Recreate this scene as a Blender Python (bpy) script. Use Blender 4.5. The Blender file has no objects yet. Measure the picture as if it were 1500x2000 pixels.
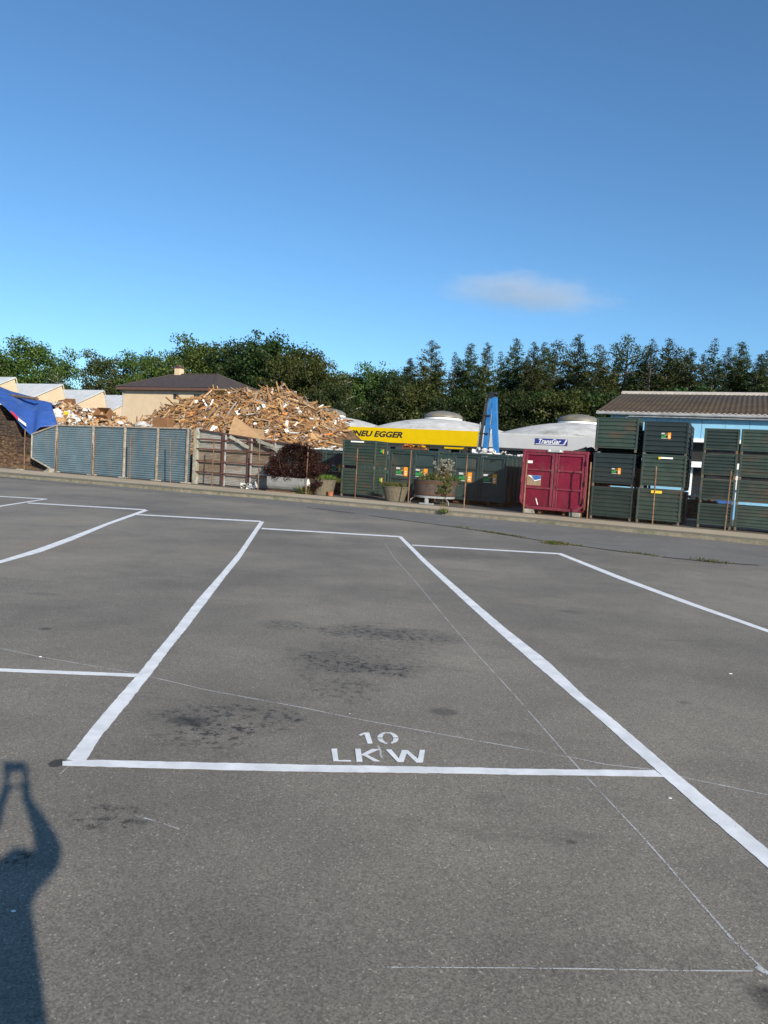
import bpy, bmesh, math, random
from mathutils import Vector, Matrix, noise as mnoise
R_ = math.radians
SC = bpy.context.scene
COL = SC.collection
rnd = random.Random(7)

# ------------------------------------------------------------------ camera
FPX, CX, CY, CAMH = 1420.0, 750.0, 1000.0, 1.75
ROLL, PITCH = R_(3.5), math.atan(95.8 / 1420.0)
Fv = Vector((0, math.cos(PITCH), -math.sin(PITCH)))
R0 = Vector((1, 0, 0)); U0 = Vector((0, math.sin(PITCH), math.cos(PITCH)))
Rv = R0 * math.cos(ROLL) + U0 * math.sin(ROLL)
Uv = U0 * math.cos(ROLL) - R0 * math.sin(ROLL)
C0 = Vector((0, 0, CAMH))
cd = bpy.data.cameras.new('Camera'); cam = bpy.data.objects.new('Camera', cd); COL.objects.link(cam)
M = Matrix((Rv, Uv, -Fv)).transposed().to_4x4(); M.translation = C0
cam.matrix_world = M
cd.sensor_fit = 'VERTICAL'; cd.sensor_height = 24.0; cd.lens = 24.0 * FPX / 2000.0
cd.clip_start = 0.02; cd.clip_end = 20000
SC.camera = cam

# ------------------------------------------------------------------ light
SUN_EL, SUN_AZ = R_(22.77), R_(180 - 26.56)          # azimuth clockwise from +Y
world = bpy.data.worlds.new('World'); SC.world = world; world.use_nodes = True
wn = world.node_tree.nodes; wl = world.node_tree.links
bg = wn['Background']
sky = wn.new('ShaderNodeTexSky'); sky.sky_type = 'NISHITA'; sky.sun_disc = False
sky.sun_elevation = SUN_EL; sky.sun_rotation = SUN_AZ
sky.altitude = 400; sky.air_density = 1.0; sky.dust_density = 0.5; sky.ozone_density = 3.2
wb = wn.new('ShaderNodeMix'); wb.data_type = 'RGBA'; wb.blend_type = 'MULTIPLY'; wb.inputs[0].default_value = 1.0      # white balance of the sky
wb.inputs[7].default_value = (.63, .865, .985, 1); wl.new(sky.outputs[0], wb.inputs[6]); wl.new(wb.outputs[2], bg.inputs[0]); bg.inputs[1].default_value = 0.1
sd = bpy.data.lights.new('Sun', 'SUN'); sd.energy = 4.2; sd.angle = R_(0.53); sd.color = (1.0, 0.9, 0.76)
sun = bpy.data.objects.new('Sun', sd); COL.objects.link(sun)
SUND = Vector((math.sin(SUN_AZ) * math.cos(SUN_EL), math.cos(SUN_AZ) * math.cos(SUN_EL), math.sin(SUN_EL)))
sun.rotation_euler = SUND.to_track_quat('Z', 'Y').to_euler()
vs = SC.view_settings
vs.view_transform = 'Standard'; vs.look = 'None'; vs.exposure = 0.68; vs.gamma = 1.0
try: vs.use_curve_mapping = False
except Exception: pass
SC.cycles.max_bounces = 6; SC.cycles.transparent_max_bounces = 12
SC.cycles.volume_max_steps = 128

# ------------------------------------------------------------------ frames
A0 = Vector((-20.55, 41.275, 0)); UU = Vector((.89894, -.43808, 0)); NN = Vector((.43808, .89894, 0))
STREET = math.atan2(UU.y, UU.x)
def ray(x, y): return Fv + Rv * ((x - CX) / FPX) - Uv * ((y - CY) / FPX)
def G(x, y, z=0.0):
    d = ray(x, y); return C0 + d * ((z - CAMH) / d.z)
def D(x, y, Y):
    d = ray(x, y); return C0 + d * (Y / d.y)
def ST(x, y, t):                                     # photo point on the plane t metres behind the fence line -> (s, z)
    d = ray(x, y); P = C0 + d * ((t + (A0 - C0).dot(NN)) / d.dot(NN))
    return (P - A0).dot(UU), P.z
def W(s, t, z=0.0): return A0 + UU * s + NN * t + Vector((0, 0, z))

# ------------------------------------------------------------------ materials
def _n(nt, typ, **kw):
    n = nt.nodes.new(typ)
    for k, v in kw.items(): setattr(n, k, v)
    return n
def _math(nt, op, a, b=None, clamp=False):
    n = _n(nt, 'ShaderNodeMath', operation=op); n.use_clamp = clamp
    for i, v in enumerate((a, b)):
        if v is None: continue
        if isinstance(v, (int, float)): n.inputs[i].default_value = v
        else: nt.links.new(v, n.inputs[i])
    return n.outputs[0]
def _noise(nt, vec, scale, detail=4, rough=.6):
    n = _n(nt, 'ShaderNodeTexNoise'); n.inputs['Scale'].default_value = scale
    n.inputs['Detail'].default_value = detail; n.inputs['Roughness'].default_value = rough
    nt.links.new(vec, n.inputs['Vector']); return n.outputs['Fac']
def _map(nt, v, a, b, c=0., d=1.):
    n = _n(nt, 'ShaderNodeMapRange'); n.interpolation_type = 'SMOOTHSTEP'
    nt.links.new(v, n.inputs[0])
    for i, x in enumerate((a, b, c, d)): n.inputs[i + 1].default_value = x
    return n.outputs[0]
def _mix(nt, fac, a, b, blend='MIX'):
    n = _n(nt, 'ShaderNodeMix', data_type='RGBA', blend_type=blend)
    for s, v in ((0, fac), (6, a), (7, b)):
        if isinstance(v, (int, float)): n.inputs[s].default_value = v
        elif isinstance(v, tuple): n.inputs[s].default_value = (*v, 1)
        else: nt.links.new(v, n.inputs[s])
    return n.outputs[2]
def _bump(nt, h, strength, dist):
    b = _n(nt, 'ShaderNodeBump'); b.inputs['Strength'].default_value = strength; b.inputs['Distance'].default_value = dist
    nt.links.new(h, b.inputs['Height']); return b.outputs[0]
MATS = {}
def pmat(name, col, rough=.75, var=.25, scale=3., dirt=None, dirt_amt=.45, dirt_scale=(2, 2, 2), bump=.15, bscale=30., metal=0., orand=.15, spec=.4, bdist=.01):
    """weathered paint / plaster / wood: noise-varied colour, dirt patches, small bump, per-object tint"""
    m = bpy.data.materials.new(name); m.use_nodes = True; nt = m.node_tree
    b = nt.nodes['Principled BSDF']
    tc = _n(nt, 'ShaderNodeTexCoord'); oi = _n(nt, 'ShaderNodeObjectInfo')
    off = _n(nt, 'ShaderNodeVectorMath', operation='ADD'); nt.links.new(tc.outputs['Object'], off.inputs[0])
    sc = _math(nt, 'MULTIPLY', oi.outputs['Random'], 37.0); nt.links.new(sc, off.inputs[1])
    v = off.outputs[0]
    n1 = _noise(nt, v, scale); n2 = _noise(nt, v, scale * 9, 3)
    f = _math(nt, 'ADD', _math(nt, 'MULTIPLY', n1, .6), _math(nt, 'MULTIPLY', n2, .4))
    lo = tuple(c * (1 - var) for c in col); hi = tuple(min(1, c * (1 + var)) for c in col)
    c = _mix(nt, _map(nt, f, .3, .7), lo, hi)
    if dirt:
        mp = _n(nt, 'ShaderNodeMapping'); mp.inputs['Scale'].default_value = dirt_scale
        nt.links.new(v, mp.inputs[0])
        dn = _noise(nt, mp.outputs[0], 1.0, 6, .7)
        c = _mix(nt, _map(nt, dn, .62 - dirt_amt * .3, .72 - dirt_amt * .1, 0, .85), c, dirt)
    if orand:
        k = _math(nt, 'ADD', _math(nt, 'MULTIPLY', oi.outputs['Random'], 2 * orand), 1 - orand)
        hs = _n(nt, 'ShaderNodeHueSaturation'); nt.links.new(k, hs.inputs['Value']); nt.links.new(c, hs.inputs['Color']); c = hs.outputs[0]
    nt.links.new(c, b.inputs['Base Color'])
    b.inputs['Roughness'].default_value = rough; b.inputs['Metallic'].default_value = metal
    b.inputs['Specular IOR Level'].default_value = spec
    if bump: nt.links.new(_bump(nt, _noise(nt, v, bscale, 5), bump, bdist), b.inputs['Normal'])
    MATS[name] = m; return m
def leafmat(name, col, var=.5, trans=.25):
    m = bpy.data.materials.new(name); m.use_nodes = True; nt = m.node_tree
    nt.nodes.remove(nt.nodes['Principled BSDF']); out = nt.nodes['Material Output']
    tc = _n(nt, 'ShaderNodeTexCoord'); oi = _n(nt, 'ShaderNodeObjectInfo'); ge = _n(nt, 'ShaderNodeNewGeometry')
    n1 = _noise(nt, tc.outputs['Object'], .7, 3)
    f = _math(nt, 'ADD', _math(nt, 'MULTIPLY', n1, .6), _math(nt, 'MULTIPLY', ge.outputs['Random Per Island'], .4))
    lo = tuple(c * (1 - var) for c in col); hi = (col[0] * (1 + var * 1.3), col[1] * (1 + var), col[2] * (1 + var * .4))
    c = _mix(nt, _map(nt, f, .25, .75), lo, hi)
    hs = _n(nt, 'ShaderNodeHueSaturation')
    nt.links.new(_math(nt, 'ADD', _math(nt, 'MULTIPLY', oi.outputs['Random'], .5), .75), hs.inputs['Value'])
    nt.links.new(_math(nt, 'ADD', _math(nt, 'MULTIPLY', oi.outputs['Random'], .05), .475), hs.inputs['Hue'])
    nt.links.new(c, hs.inputs['Color']); c = hs.outputs[0]
    df = _n(nt, 'ShaderNodeBsdfDiffuse'); tr = _n(nt, 'ShaderNodeBsdfTranslucent'); gl = _n(nt, 'ShaderNodeBsdfGlossy')
    gl.inputs['Roughness'].default_value = .5; gl.inputs['Color'].default_value = (.5, .5, .5, 1)
    nt.links.new(c, df.inputs[0]); nt.links.new(c, tr.inputs[0])
    mx = _n(nt, 'ShaderNodeMixShader'); mx.inputs[0].default_value = trans
    nt.links.new(df.outputs[0], mx.inputs[1]); nt.links.new(tr.outputs[0], mx.inputs[2])
    m2 = _n(nt, 'ShaderNodeMixShader'); m2.inputs[0].default_value = .03
    nt.links.new(mx.outputs[0], m2.inputs[1]); nt.links.new(gl.outputs[0], m2.inputs[2])
    nt.links.new(m2.outputs[0], out.inputs[0])
    MATS[name] = m; return m

# stains and dark patches on the asphalt: (px, py, half width px, half height px, strength, speckle 0..1)
STAINS = [(372, 1408, 62, 13, .75, .2), (710, 1232, 105, 20, .9, .75), (820, 1243, 115, 18, .8, .7), (565, 1221, 80, 13, .7, .75), (640, 1296, 110, 30, .62, .75), (720, 1275, 190, 62, .42, .75),
          (575, 1268, 26, 6, .5, .6), (765, 1308, 85, 19, .75, .7), (868, 1390, 38, 9, .5, .1), (88, 1228, 17, 4, .65, .1), (470, 1400, 190, 42, .72, .9),
          (560, 1398, 55, 16, .4, .7), (215, 1596, 105, 42, 1.1, .93), (112, 1490, 17, 9, 1.0, .0), (40, 1680, 75, 28, .8, .95), (400, 1440, 130, 40, .7, .95),
          (880, 1082, 130, 14, .42, .35), (1115, 1195, 34, 5, .5, .5), (560, 1038, 100, 10, .38, .4), (1115, 1644, 14, 6, .75, .3), (1500, 1950, 50, 40, .85, .3),  # last entry: plain dark patch at the lower right corner
          (330, 1395, 70, 26, .35, .9), (1280, 1098, 200, 24, .3, .35), (660, 1345, 130, 38, .55, .85), (700, 1055, 60, 7, .35, .5), (120, 1065, 150, 34, -.3, .3), (430, 1070, 110, 22, -.22, .4), (1180, 1880, 330, 70, .22, .35), (300, 1000, 90, 6, .3, .5), (620, 1060, 150, 12, .25, .5), (1420, 1500, 90, 30, .2, .5),
          (1336, 1372, 18, 4, .5, .4), (85, 1160, 45, 4, .4, .4), (950, 1560, 40, 14, .25, .5), (540, 1120, 160, 10, .18, .5)]
def asphalt(name, col, tint, stains=(), grain=1.0):
    m = bpy.data.materials.new(name); m.use_nodes = True; nt = m.node_tree
    b = nt.nodes['Principled BSDF']; b.inputs['Roughness'].default_value = .82; b.inputs['Specular IOR Level'].default_value = .35
    tc = _n(nt, 'ShaderNodeTexCoord'); v = tc.outputs['Object']
    big = _noise(nt, v, .22, 5, .62); mid = _noise(nt, v, 1.3, 6, .65); fine = _noise(nt, v, 55, 5, .75)
    vo = _n(nt, 'ShaderNodeTexVoronoi'); vo.inputs['Scale'].default_value = 140; nt.links.new(v, vo.inputs['Vector'])
    sep = _n(nt, 'ShaderNodeSeparateColor'); nt.links.new(vo.outputs['Color'], sep.inputs[0])
    c = _mix(nt, _map(nt, big, .3, .7), col, tint)
    k = _math(nt, 'ADD', _math(nt, 'MULTIPLY', mid, .5), .75)
    k = _math(nt, 'MULTIPLY', k, _math(nt, 'ADD', _math(nt, 'MULTIPLY', fine, .6 * grain), 1 - .3 * grain))
    k = _math(nt, 'MULTIPLY', k, _math(nt, 'ADD', _math(nt, 'MULTIPLY', sep.outputs[0], .62 * grain), 1 - .31 * grain))
    k = _math(nt, 'ADD', k, _map(nt, sep.outputs[1], .965, .995, 0, .9 * grain))      # pale stones in the surface
    k = _math(nt, 'MULTIPLY', k, _map(nt, _noise(nt, v, 21, 3), .27, .4, .72, 1))
    c = _mix(nt, 1.0, c, k, 'MULTIPLY')
    # faint darker seams left by tyres, stretched across the bays
    mp = _n(nt, 'ShaderNodeMapping'); mp.inputs['Scale'].default_value = (.5, 2.2, 1); mp.inputs['Rotation'].default_value = (0, 0, .12); nt.links.new(v, mp.inputs[0])
    c = _mix(nt, _map(nt, _noise(nt, mp.outputs[0], .9, 8, .72), .56, .75, 0, .5), c, tuple(x * .45 for x in col))
    speck = _map(nt, _noise(nt, v, 15, 6, .75), .49, .60)
    wobn = _math(nt, 'SUBTRACT', _noise(nt, v, 3.2, 5, .65), .5)
    total = None
    for (px, py, hw, hh, st, sp) in stains:
        P = G(px, py); rx = abs(G(px + hw, py).x - P.x) + 1e-3; ry = abs(G(px, py - hh).y - G(px, py + hh).y) / 2 + 1e-3
        s1 = _n(nt, 'ShaderNodeVectorMath', operation='SUBTRACT'); nt.links.new(v, s1.inputs[0]); s1.inputs[1].default_value = P
        s2 = _n(nt, 'ShaderNodeVectorMath', operation='DIVIDE'); nt.links.new(s1.outputs[0], s2.inputs[0]); s2.inputs[1].default_value = (rx, ry, 1e4)
        s3 = _n(nt, 'ShaderNodeVectorMath', operation='LENGTH'); nt.links.new(s2.outputs[0], s3.inputs[0])
        wob = _math(nt, 'ADD', s3.outputs['Value'], _math(nt, 'MULTIPLY', wobn, 1.1 if sp > .05 else .3))
        fo = _map(nt, wob, 1.0 if sp > .05 else 1.05, .35 if sp > .05 else .85, 0, min(1, st*1.25) if st > 0 else 0)
        if st < 0: fo = _map(nt, wob, 1.0, .2, 0, st)
        if sp > .05: fo = _math(nt, 'MULTIPLY', fo, _math(nt, 'ADD', _math(nt, 'MULTIPLY', speck, sp), 1 - sp))
        total = fo if total is None else _math(nt, 'ADD', total, fo)
    if total is not None:
        pos = _math(nt, 'MINIMUM', _math(nt, 'MULTIPLY', _math(nt, 'MAXIMUM', total, 0), .78), .85)
        c = _mix(nt, pos, c, (.018, .017, .019))
        c = _mix(nt, _math(nt, 'MINIMUM', _math(nt, 'MAXIMUM', _math(nt, 'MULTIPLY', total, -1), 0), .3), c, (.2, .14, .09))
    nt.links.new(c, b.inputs['Base Color'])
    h = _noise(nt, v, 130, 4, .8)
    nt.links.new(_bump(nt, h, .45 * grain, .004), b.inputs['Normal'])
    return m

pmat('green_paint', (.026, .046, .038), .6, .25, 2.5, (.075, .052, .035), .4, (.9, .9, 3.0), .1, 20)
pmat('dark_green_paint', (.017, .031, .028), .5, .25, 2, (.05, .045, .038), .3, (.8, .8, 2), .1, 20)
pmat('slate_green_paint', (.024, .045, .045), .5, .25, 1.5, (.07, .065, .055), .35, (1.2, 1.2, .5), .1, 20)
pmat('black_green_paint', (.013, .021, .023), .5, .25, 2, None, bump=.1)
pmat('maroon_paint', (.150, .008, .028), .6, .25, 1.6, (.12, .045, .05), .2, (2.5, 2.5, .7), .1, 20, spec=.2)
pmat('maroon_frame_paint', (.165, .018, .038), .6, .3, 3, (.15, .08, .07), .3, (4, 4, 1.2), .15, 25)
pmat('rust', (.12, .05, .024), .85, .4, 6, (.08, .035, .02), .5, (3, 3, 3), .3, 40)
pmat('rusty_post', (.19, .115, .065), .85, .5, 5, (.10, .04, .02), .55, (4, 4, 1.5), .2, 40)
pmat('leg_steel', (.105, .09, .072), .8, .4, 5, (.14, .07, .03), .3, (4, 4, 4)); pmat('old_timber', (.13, .10, .075), .9, .4, 5, (.05, .045, .04), .5, (6, 6, 1), .4, 30); pmat('steel_grey', (.30, .31, .32), .5, .3, 4, (.2, .17, .14), .3, (3, 3, 1), .1, 30)
pmat('galvanised', (.26, .255, .235), .55, .22, 1.5, (.21, .14, .09), .4, (.6, .6, 3.5), .1, 25)
pmat('galvanised_brown', (.16, .12, .085), .7, .3, 1.5, (.25, .22, .19), .5, (.6, .6, 3.5), .1, 25)
pmat('blue_grey_sheet', (.105, .156, .185), .5, .2, 1.2, (.17, .165, .15), .35, (2.2, 2.2, .5), .08, 25, spec=.5)
pmat('red_brown_steel', (.10, .04, .03), .7, .35, 4, (.08, .05, .035), .4, (3, 3, 2), .2, 30)
pmat('mossy_timber', (.30, .29, .24), .9, .4, 5, (.13, .13, .07), .5, (6, 6, 1), .4, 30)
pmat('weathered_rail', (.30, .26, .21), .85, .3, 5, (.12, .10, .08), .4, (3, 3, 3), .3, 30)
pmat('concrete', (.34, .31, .27), .9, .25, 4, (.16, .15, .12), .4, (3, 3, 3), .4, 60)
pmat('pebble_concrete', (.125, .108, .075), .95, .45, 14, (.12, .10, .07), .45, (14, 14, 14), .8, 60, bdist=.02)
pmat('cream_plaster', (.56, .44, .30), .9, .07, 1.5, (.50, .40, .28), .15, (.6, .6, .3), .15, 60, orand=.03)
pmat('roof_white', (.52, .54, .55), .6, .12, 1.2, (.42, .44, .44), .3, (.5, 1.5, .5), .05, 20, orand=.03)
pmat('brown_roof', (.055, .042, .038), .85, .35, 5, (.10, .085, .07), .3, (2, 2, 2), .4, 30)
pmat('eave_brown', (.10, .055, .045), .8, .2, 4)
pmat('eave_grey', (.42, .39, .33), .85, .15, 3)
pmat('dark_glass', (.02, .023, .028), .12, .3, 1, bump=0, spec=.6)
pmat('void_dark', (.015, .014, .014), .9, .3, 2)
pmat('dome_concrete', (.50, .50, .48), .9, .22, 1.0, (.24, .24, .22), .5, (.45, .45, .9), .2, 12, orand=.05)
pmat('dome_cap', (.16, .15, .125), .45, .3, 1.5, (.24, .18, .07), .35, (.7, .7, .7), .1, 20)
pmat('white_rim', (.78, .78, .76), .6, .08, 3)
pmat('fascia_grey', (.44, .45, .46), .7, .06, 1.0, (.36, .37, .37), .2, (.3, .3, 2), .05, 20, orand=.02)
pmat('sign_yellow', (.60, .41, .003), .7, .06, 1.2, bump=0, spec=.1, orand=.02)
pmat('sign_black', (.012, .011, .012), .6, .2, 3, bump=0)
pmat('sign_navy', (.022, .035, .20), .5, .1, 3, bump=0)
pmat('sign_white', (.82, .82, .80), .55, .06, 3, bump=0, orand=.02)
pmat('sticker_green', (.03, .36, .06), .5, .12, 8, bump=0, orand=.05)
pmat('sticker_orange', (.85, .30, .015), .5, .1, 8, bump=0, orand=.05)
pmat('sticker_amber', (.62, .33, .06), .5, .1, 8, bump=0)
pmat('crane_blue', (.025, .15, .40), .4, .2, 2, (.12, .22, .33), .3, (2, 2, .6), .05, 20, spec=.5)
pmat('hose_black', (.02, .02, .022), .6, .3, 4)
pmat('chrome', (.6, .6, .62), .25, .1, 3, metal=.9, bump=0)
pmat('fibre_roof', (.058, .043, .033), .95, .3, .9, (.085, .062, .028), .45, (.5, 1.4, .5), .4, 18)
pmat('ridge_cap', (.42, .38, .34), .9, .2, 3)
pmat('hall_blue', (.22, .47, .66), .6, .08, 1.0, (.18, .36, .5), .25, (1.5, 1.5, .3), .05, 20, orand=.03)
pmat('hall_joint', (.13, .30, .44), .7, .2, 2); pmat('hall_dark', (.03, .035, .04), .7, .3, 2)
pmat('bin_blue', (.03, .12, .38), .5, .15, 2)
pmat('tarp_blue', (.028, .080, .29), .55, .22, 1.4, (.06, .11, .26), .35, (1, 1, 1), .06, 70, bdist=.01)
pmat('bale_brown', (.085, .050, .030), .95, .7, 4, (.26, .16, .09), .5, (2.2, 2.2, 7), .9, 14, bdist=.06)
pmat('bale_dark', (.045, .032, .025), .95, .6, 4, (.13, .085, .05), .45, (2.2, 2.2, 7), .9, 14, bdist=.06)
pmat('barrier_red', (.55, .03, .05), .5, .1, 4, bump=0)
pmat('purple_bark', (.05, .035, .03), .9, .3, 6)
pmat('bark', (.10, .08, .06), .95, .4, 3, (.05, .045, .035), .5, (4, 4, 1), .6, 12)
pmat('birch_bark', (.36, .34, .31), .9, .3, 3, (.06, .05, .05), .5, (3, 3, 9), .4, 12)
pmat('wood_a', (.31, .165, .062), .85, .35, 5, (.26, .15, .07), .4, (5, 5, 5))
pmat('wood_b', (.44, .27, .12), .85, .3, 5, (.35, .22, .11), .4, (5, 5, 5))
pmat('wood_c', (.19, .095, .04), .85, .35, 5, (.15, .09, .05), .4, (5, 5, 5))
pmat('wood_d', (.27, .195, .125), .9, .35, 5, (.2, .16, .12), .4, (5, 5, 5))
pmat('wood_e', (.16, .09, .05), .9, .35, 5)
pmat('board_white', (.60, .59, .56), .7, .12, 4, (.5, .47, .42), .3, (3, 3, 3))
pmat('board_grey', (.36, .37, .38), .7, .2, 4)
pmat('cardboard', (.42, .26, .13), .9, .2, 4, (.30, .18, .09), .3, (3, 3, 3))
pmat('cardboard_dark', (.22, .11, .05), .9, .25, 4)
pmat('paper_grey', (.50, .50, .50), .85, .3, 6)
pmat('scrap_yellow', (.75, .5, .03), .6, .15, 5)
pmat('scrap_orange', (.50, .17, .04), .8, .25, 5)
pmat('heap_base', (.12, .07, .035), .95, .6, 5, (.22, .14, .07), .5, (3, 3, 3), .9, 12, bdist=.1)
pmat('wood_planter', (.075, .055, .048), .85, .3, 5, (.05, .035, .03), .5, (6, 6, 1), .4, 30)
pmat('trough_grey', (.25, .25, .245), .85, .2, 3, (.28, .27, .25), .35, (3, 3, 2), .3, 40)
pmat('kerb_stone', (.17, .15, .11), .95, .35, 5, (.085, .10, .05), .45, (1.1, 1.1, 1.1), .6, 60)
pmat('blue_cloth', (.05, .07, .12), .9, .2, 6)
pmat('skin', (.55, .33, .24), .6, .08, 6, bump=0)
pmat('hair_brown', (.06, .04, .03), .6, .3, 20)
pmat('camera_body', (.05, .05, .055), .4, .1, 6, bump=0)
pmat('terracotta', (.36, .13, .06), .8, .25, 6)
leafmat('leaf_green', (.053, .092, .020)); leafmat('leaf_mid', (.045, .080, .021)); leafmat('leaf_dark', (.024, .046, .014))
leafmat('leaf_olive', (.046, .062, .016)); leafmat('leaf_larch', (.040, .062, .020), .45); leafmat('leaf_spruce', (.020, .036, .016), .4, .1)
leafmat('leaf_purple', (.030, .0125, .012), .6, .2); leafmat('grass_green', (.055, .085, .018)); leafmat('grass_dry', (.15, .115, .045), .4)
leafmat('leaf_silver', (.34, .37, .33), .3); leafmat('leaf_bright', (.085, .135, .022))

# ------------------------------------------------------------------ mesh helpers
class MB:
    def __init__(s): s.v = []; s.f = []; s.m = []
    def quad(s, a, b, c, d, m=0):
        i = len(s.v); s.v += [tuple(a), tuple(b), tuple(c), tuple(d)]; s.f.append((i, i+1, i+2, i+3)); s.m.append(m)
    def poly(s, pts, m=0):
        i = len(s.v); s.v += [tuple(p) for p in pts]; s.f.append(tuple(range(i, i+len(pts)))); s.m.append(m)
    def box(s, x0, y0, z0, x1, y1, z1, m=0, mat=None, b=0.0):
        """box, optionally with chamfered vertical+horizontal edges (b)"""
        if b <= 0:
            P = [(x0,y0,z0),(x1,y0,z0),(x1,y1,z0),(x0,y1,z0),(x0,y0,z1),(x1,y0,z1),(x1,y1,z1),(x0,y1,z1)]
            Fc = [(0,3,2,1),(4,5,6,7),(0,1,5,4),(1,2,6,5),(2,3,7,6),(3,0,4,7)]
        else:
            b = min(b, (x1-x0)*.45, (y1-y0)*.45, (z1-z0)*.45)
            def ring(z, k): return [(x0+k+b*(1 if k==0 else .0), y0+k, z), (x1-k-b*(1 if k==0 else 0), y0+k, z), (x1-k, y0+k+b*(1 if k==0 else 0), z), (x1-k, y1-k-b*(1 if k==0 else 0), z),
                                    (x1-k-b*(1 if k==0 else 0), y1-k, z), (x0+k+b*(1 if k==0 else 0), y1-k, z), (x0+k, y1-k-b*(1 if k==0 else 0), z), (x0+k, y0+k+b*(1 if k==0 else 0), z)]
            def ringi(z):
                return [(x0+b, y0+b, z), (x1-b, y0+b, z), (x1-b, y0+b, z), (x1-b, y1-b, z), (x1-b, y1-b, z), (x0+b, y1-b, z), (x0+b, y1-b, z), (x0+b, y0+b, z)]
            def r2(z, e): return [(x0+b, y0+e, z), (x1-b, y0+e, z), (x1-e, y0+b, z), (x1-e, y1-b, z), (x1-b, y1-e, z), (x0+b, y1-e, z), (x0+e, y1-b, z), (x0+e, y0+b, z)]
            P = r2(z0, b*.5) + r2(z0+b*.5, 0) + r2(z1-b*.5, 0) + r2(z1, b*.5)
            Fc = [tuple(range(7, -1, -1)), tuple(range(24, 32))]
            for k in range(3):
                for j in range(8): Fc.append((k*8+j, k*8+(j+1) % 8, k*8+8+(j+1) % 8, k*8+8+j))
        i = len(s.v)
        if mat is not None: P = [tuple(mat @ Vector(p)) for p in P]
        s.v += P; s.f += [tuple(i+j for j in q) for q in Fc]; s.m += [m]*len(Fc)
    def tube(s, pts, rad, n=8, m=0, cap=True):
        pts = [Vector(p) for p in pts]; rad = rad if isinstance(rad, (list, tuple)) else [rad]*len(pts)
        i0 = len(s.v)
        for k, p in enumerate(pts):
            d = (pts[min(k+1, len(pts)-1)] - pts[max(k-1, 0)]).normalized()
            a = d.cross(Vector((0,0,1)) if abs(d.z) < .9 else Vector((1,0,0))).normalized(); b = d.cross(a)
            for j in range(n):
                t = 2*math.pi*j/n; s.v.append(tuple(p + (a*math.cos(t) + b*math.sin(t))*rad[k]))
        for k in range(len(pts)-1):
            for j in range(n):
                s.f.append((i0+k*n+j, i0+k*n+(j+1) % n, i0+(k+1)*n+(j+1) % n, i0+(k+1)*n+j)); s.m.append(m)
        if cap:
            s.f.append(tuple(i0+j for j in range(n-1, -1, -1))); s.m.append(m)
            e = i0+(len(pts)-1)*n; s.f.append(tuple(e+j for j in range(n))); s.m.append(m)
    def lathe(s, prof, n=32, m=0, c=(0,0,0), wob=0):
        i0 = len(s.v)
        for (r, z) in prof:
            for j in range(n):
                t = 2*math.pi*j/n; s.v.append((c[0]+r*math.cos(t), c[1]+r*math.sin(t), c[2]+z))
        for k in range(len(prof)-1):
            for j in range(n):
                s.f.append((i0+k*n+j, i0+k*n+(j+1) % n, i0+(k+1)*n+(j+1) % n, i0+(k+1)*n+j)); s.m.append(m)
    def prism(s, pts, z0, z1, m=0):
        """polygon in xy, extruded in z"""
        n = len(pts); i = len(s.v)
        s.v += [(p[0], p[1], z0) for p in pts] + [(p[0], p[1], z1) for p in pts]
        s.f.append(tuple(i+j for j in range(n-1, -1, -1))); s.m.append(m)
        s.f.append(tuple(i+n+j for j in range(n))); s.m.append(m)
        for j in range(n): s.f.append((i+j, i+(j+1) % n, i+n+(j+1) % n, i+n+j)); s.m.append(m)
    def extr(s, pts, vec, m=0):
        """3d polygon extruded along vec"""
        n = len(pts); i = len(s.v); vec = Vector(vec)
        s.v += [tuple(Vector(p)) for p in pts] + [tuple(Vector(p)+vec) for p in pts]
        s.f.append(tuple(i+j for j in range(n-1, -1, -1))); s.m.append(m)
        s.f.append(tuple(i+n+j for j in range(n))); s.m.append(m)
        for j in range(n): s.f.append((i+j, i+(j+1) % n, i+n+(j+1) % n, i+n+j)); s.m.append(m)
    def build(s, name, mats, parent=None, smooth=False):
        me = bpy.data.meshes.new(name); me.from_pydata(s.v, [], s.f)
        for mm in (mats if isinstance(mats, (list, tuple)) else [mats]): me.materials.append(MATS[mm] if isinstance(mm, str) else mm)
        me.polygons.foreach_set('material_index', s.m)
        if smooth: me.polygons.foreach_set('use_smooth', [True]*len(me.polygons))
        if smooth:                                     # weld shared corners so the surface shades as one sheet
            bm = bmesh.new(); bm.from_mesh(me); bmesh.ops.remove_doubles(bm, verts=bm.verts, dist=1e-4); bm.to_mesh(me); bm.free()
        me.update()
        o = bpy.data.objects.new(name, me); COL.objects.link(o)
        if parent: o.parent = parent
        return o
def tag(o, label, cat, group=None, kind=None):
    if label: o['label'] = label
    if cat: o['category'] = cat
    if group: o['group'] = group
    if kind: o['kind'] = kind
    return o
def thing(name, label, cat, loc, rz=0, group=None):
    o = bpy.data.objects.new(name, None); COL.objects.link(o); o.location = loc; o.rotation_euler = (0, 0, rz)
    o.empty_display_size = .2
    return tag(o, label, cat, group)
def dup(root, loc, rz, label=None, scale=None):
    r = root.copy(); COL.objects.link(r); r.location = loc; r.rotation_euler = (0, 0, rz)
    if scale: r.scale = scale
    if label: r['label'] = label
    for ch in list(root.children):
        c = ch.copy(); COL.objects.link(c); c.parent = r
        for g in list(ch.children):
            d = g.copy(); COL.objects.link(d); d.parent = c
    return r
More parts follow.
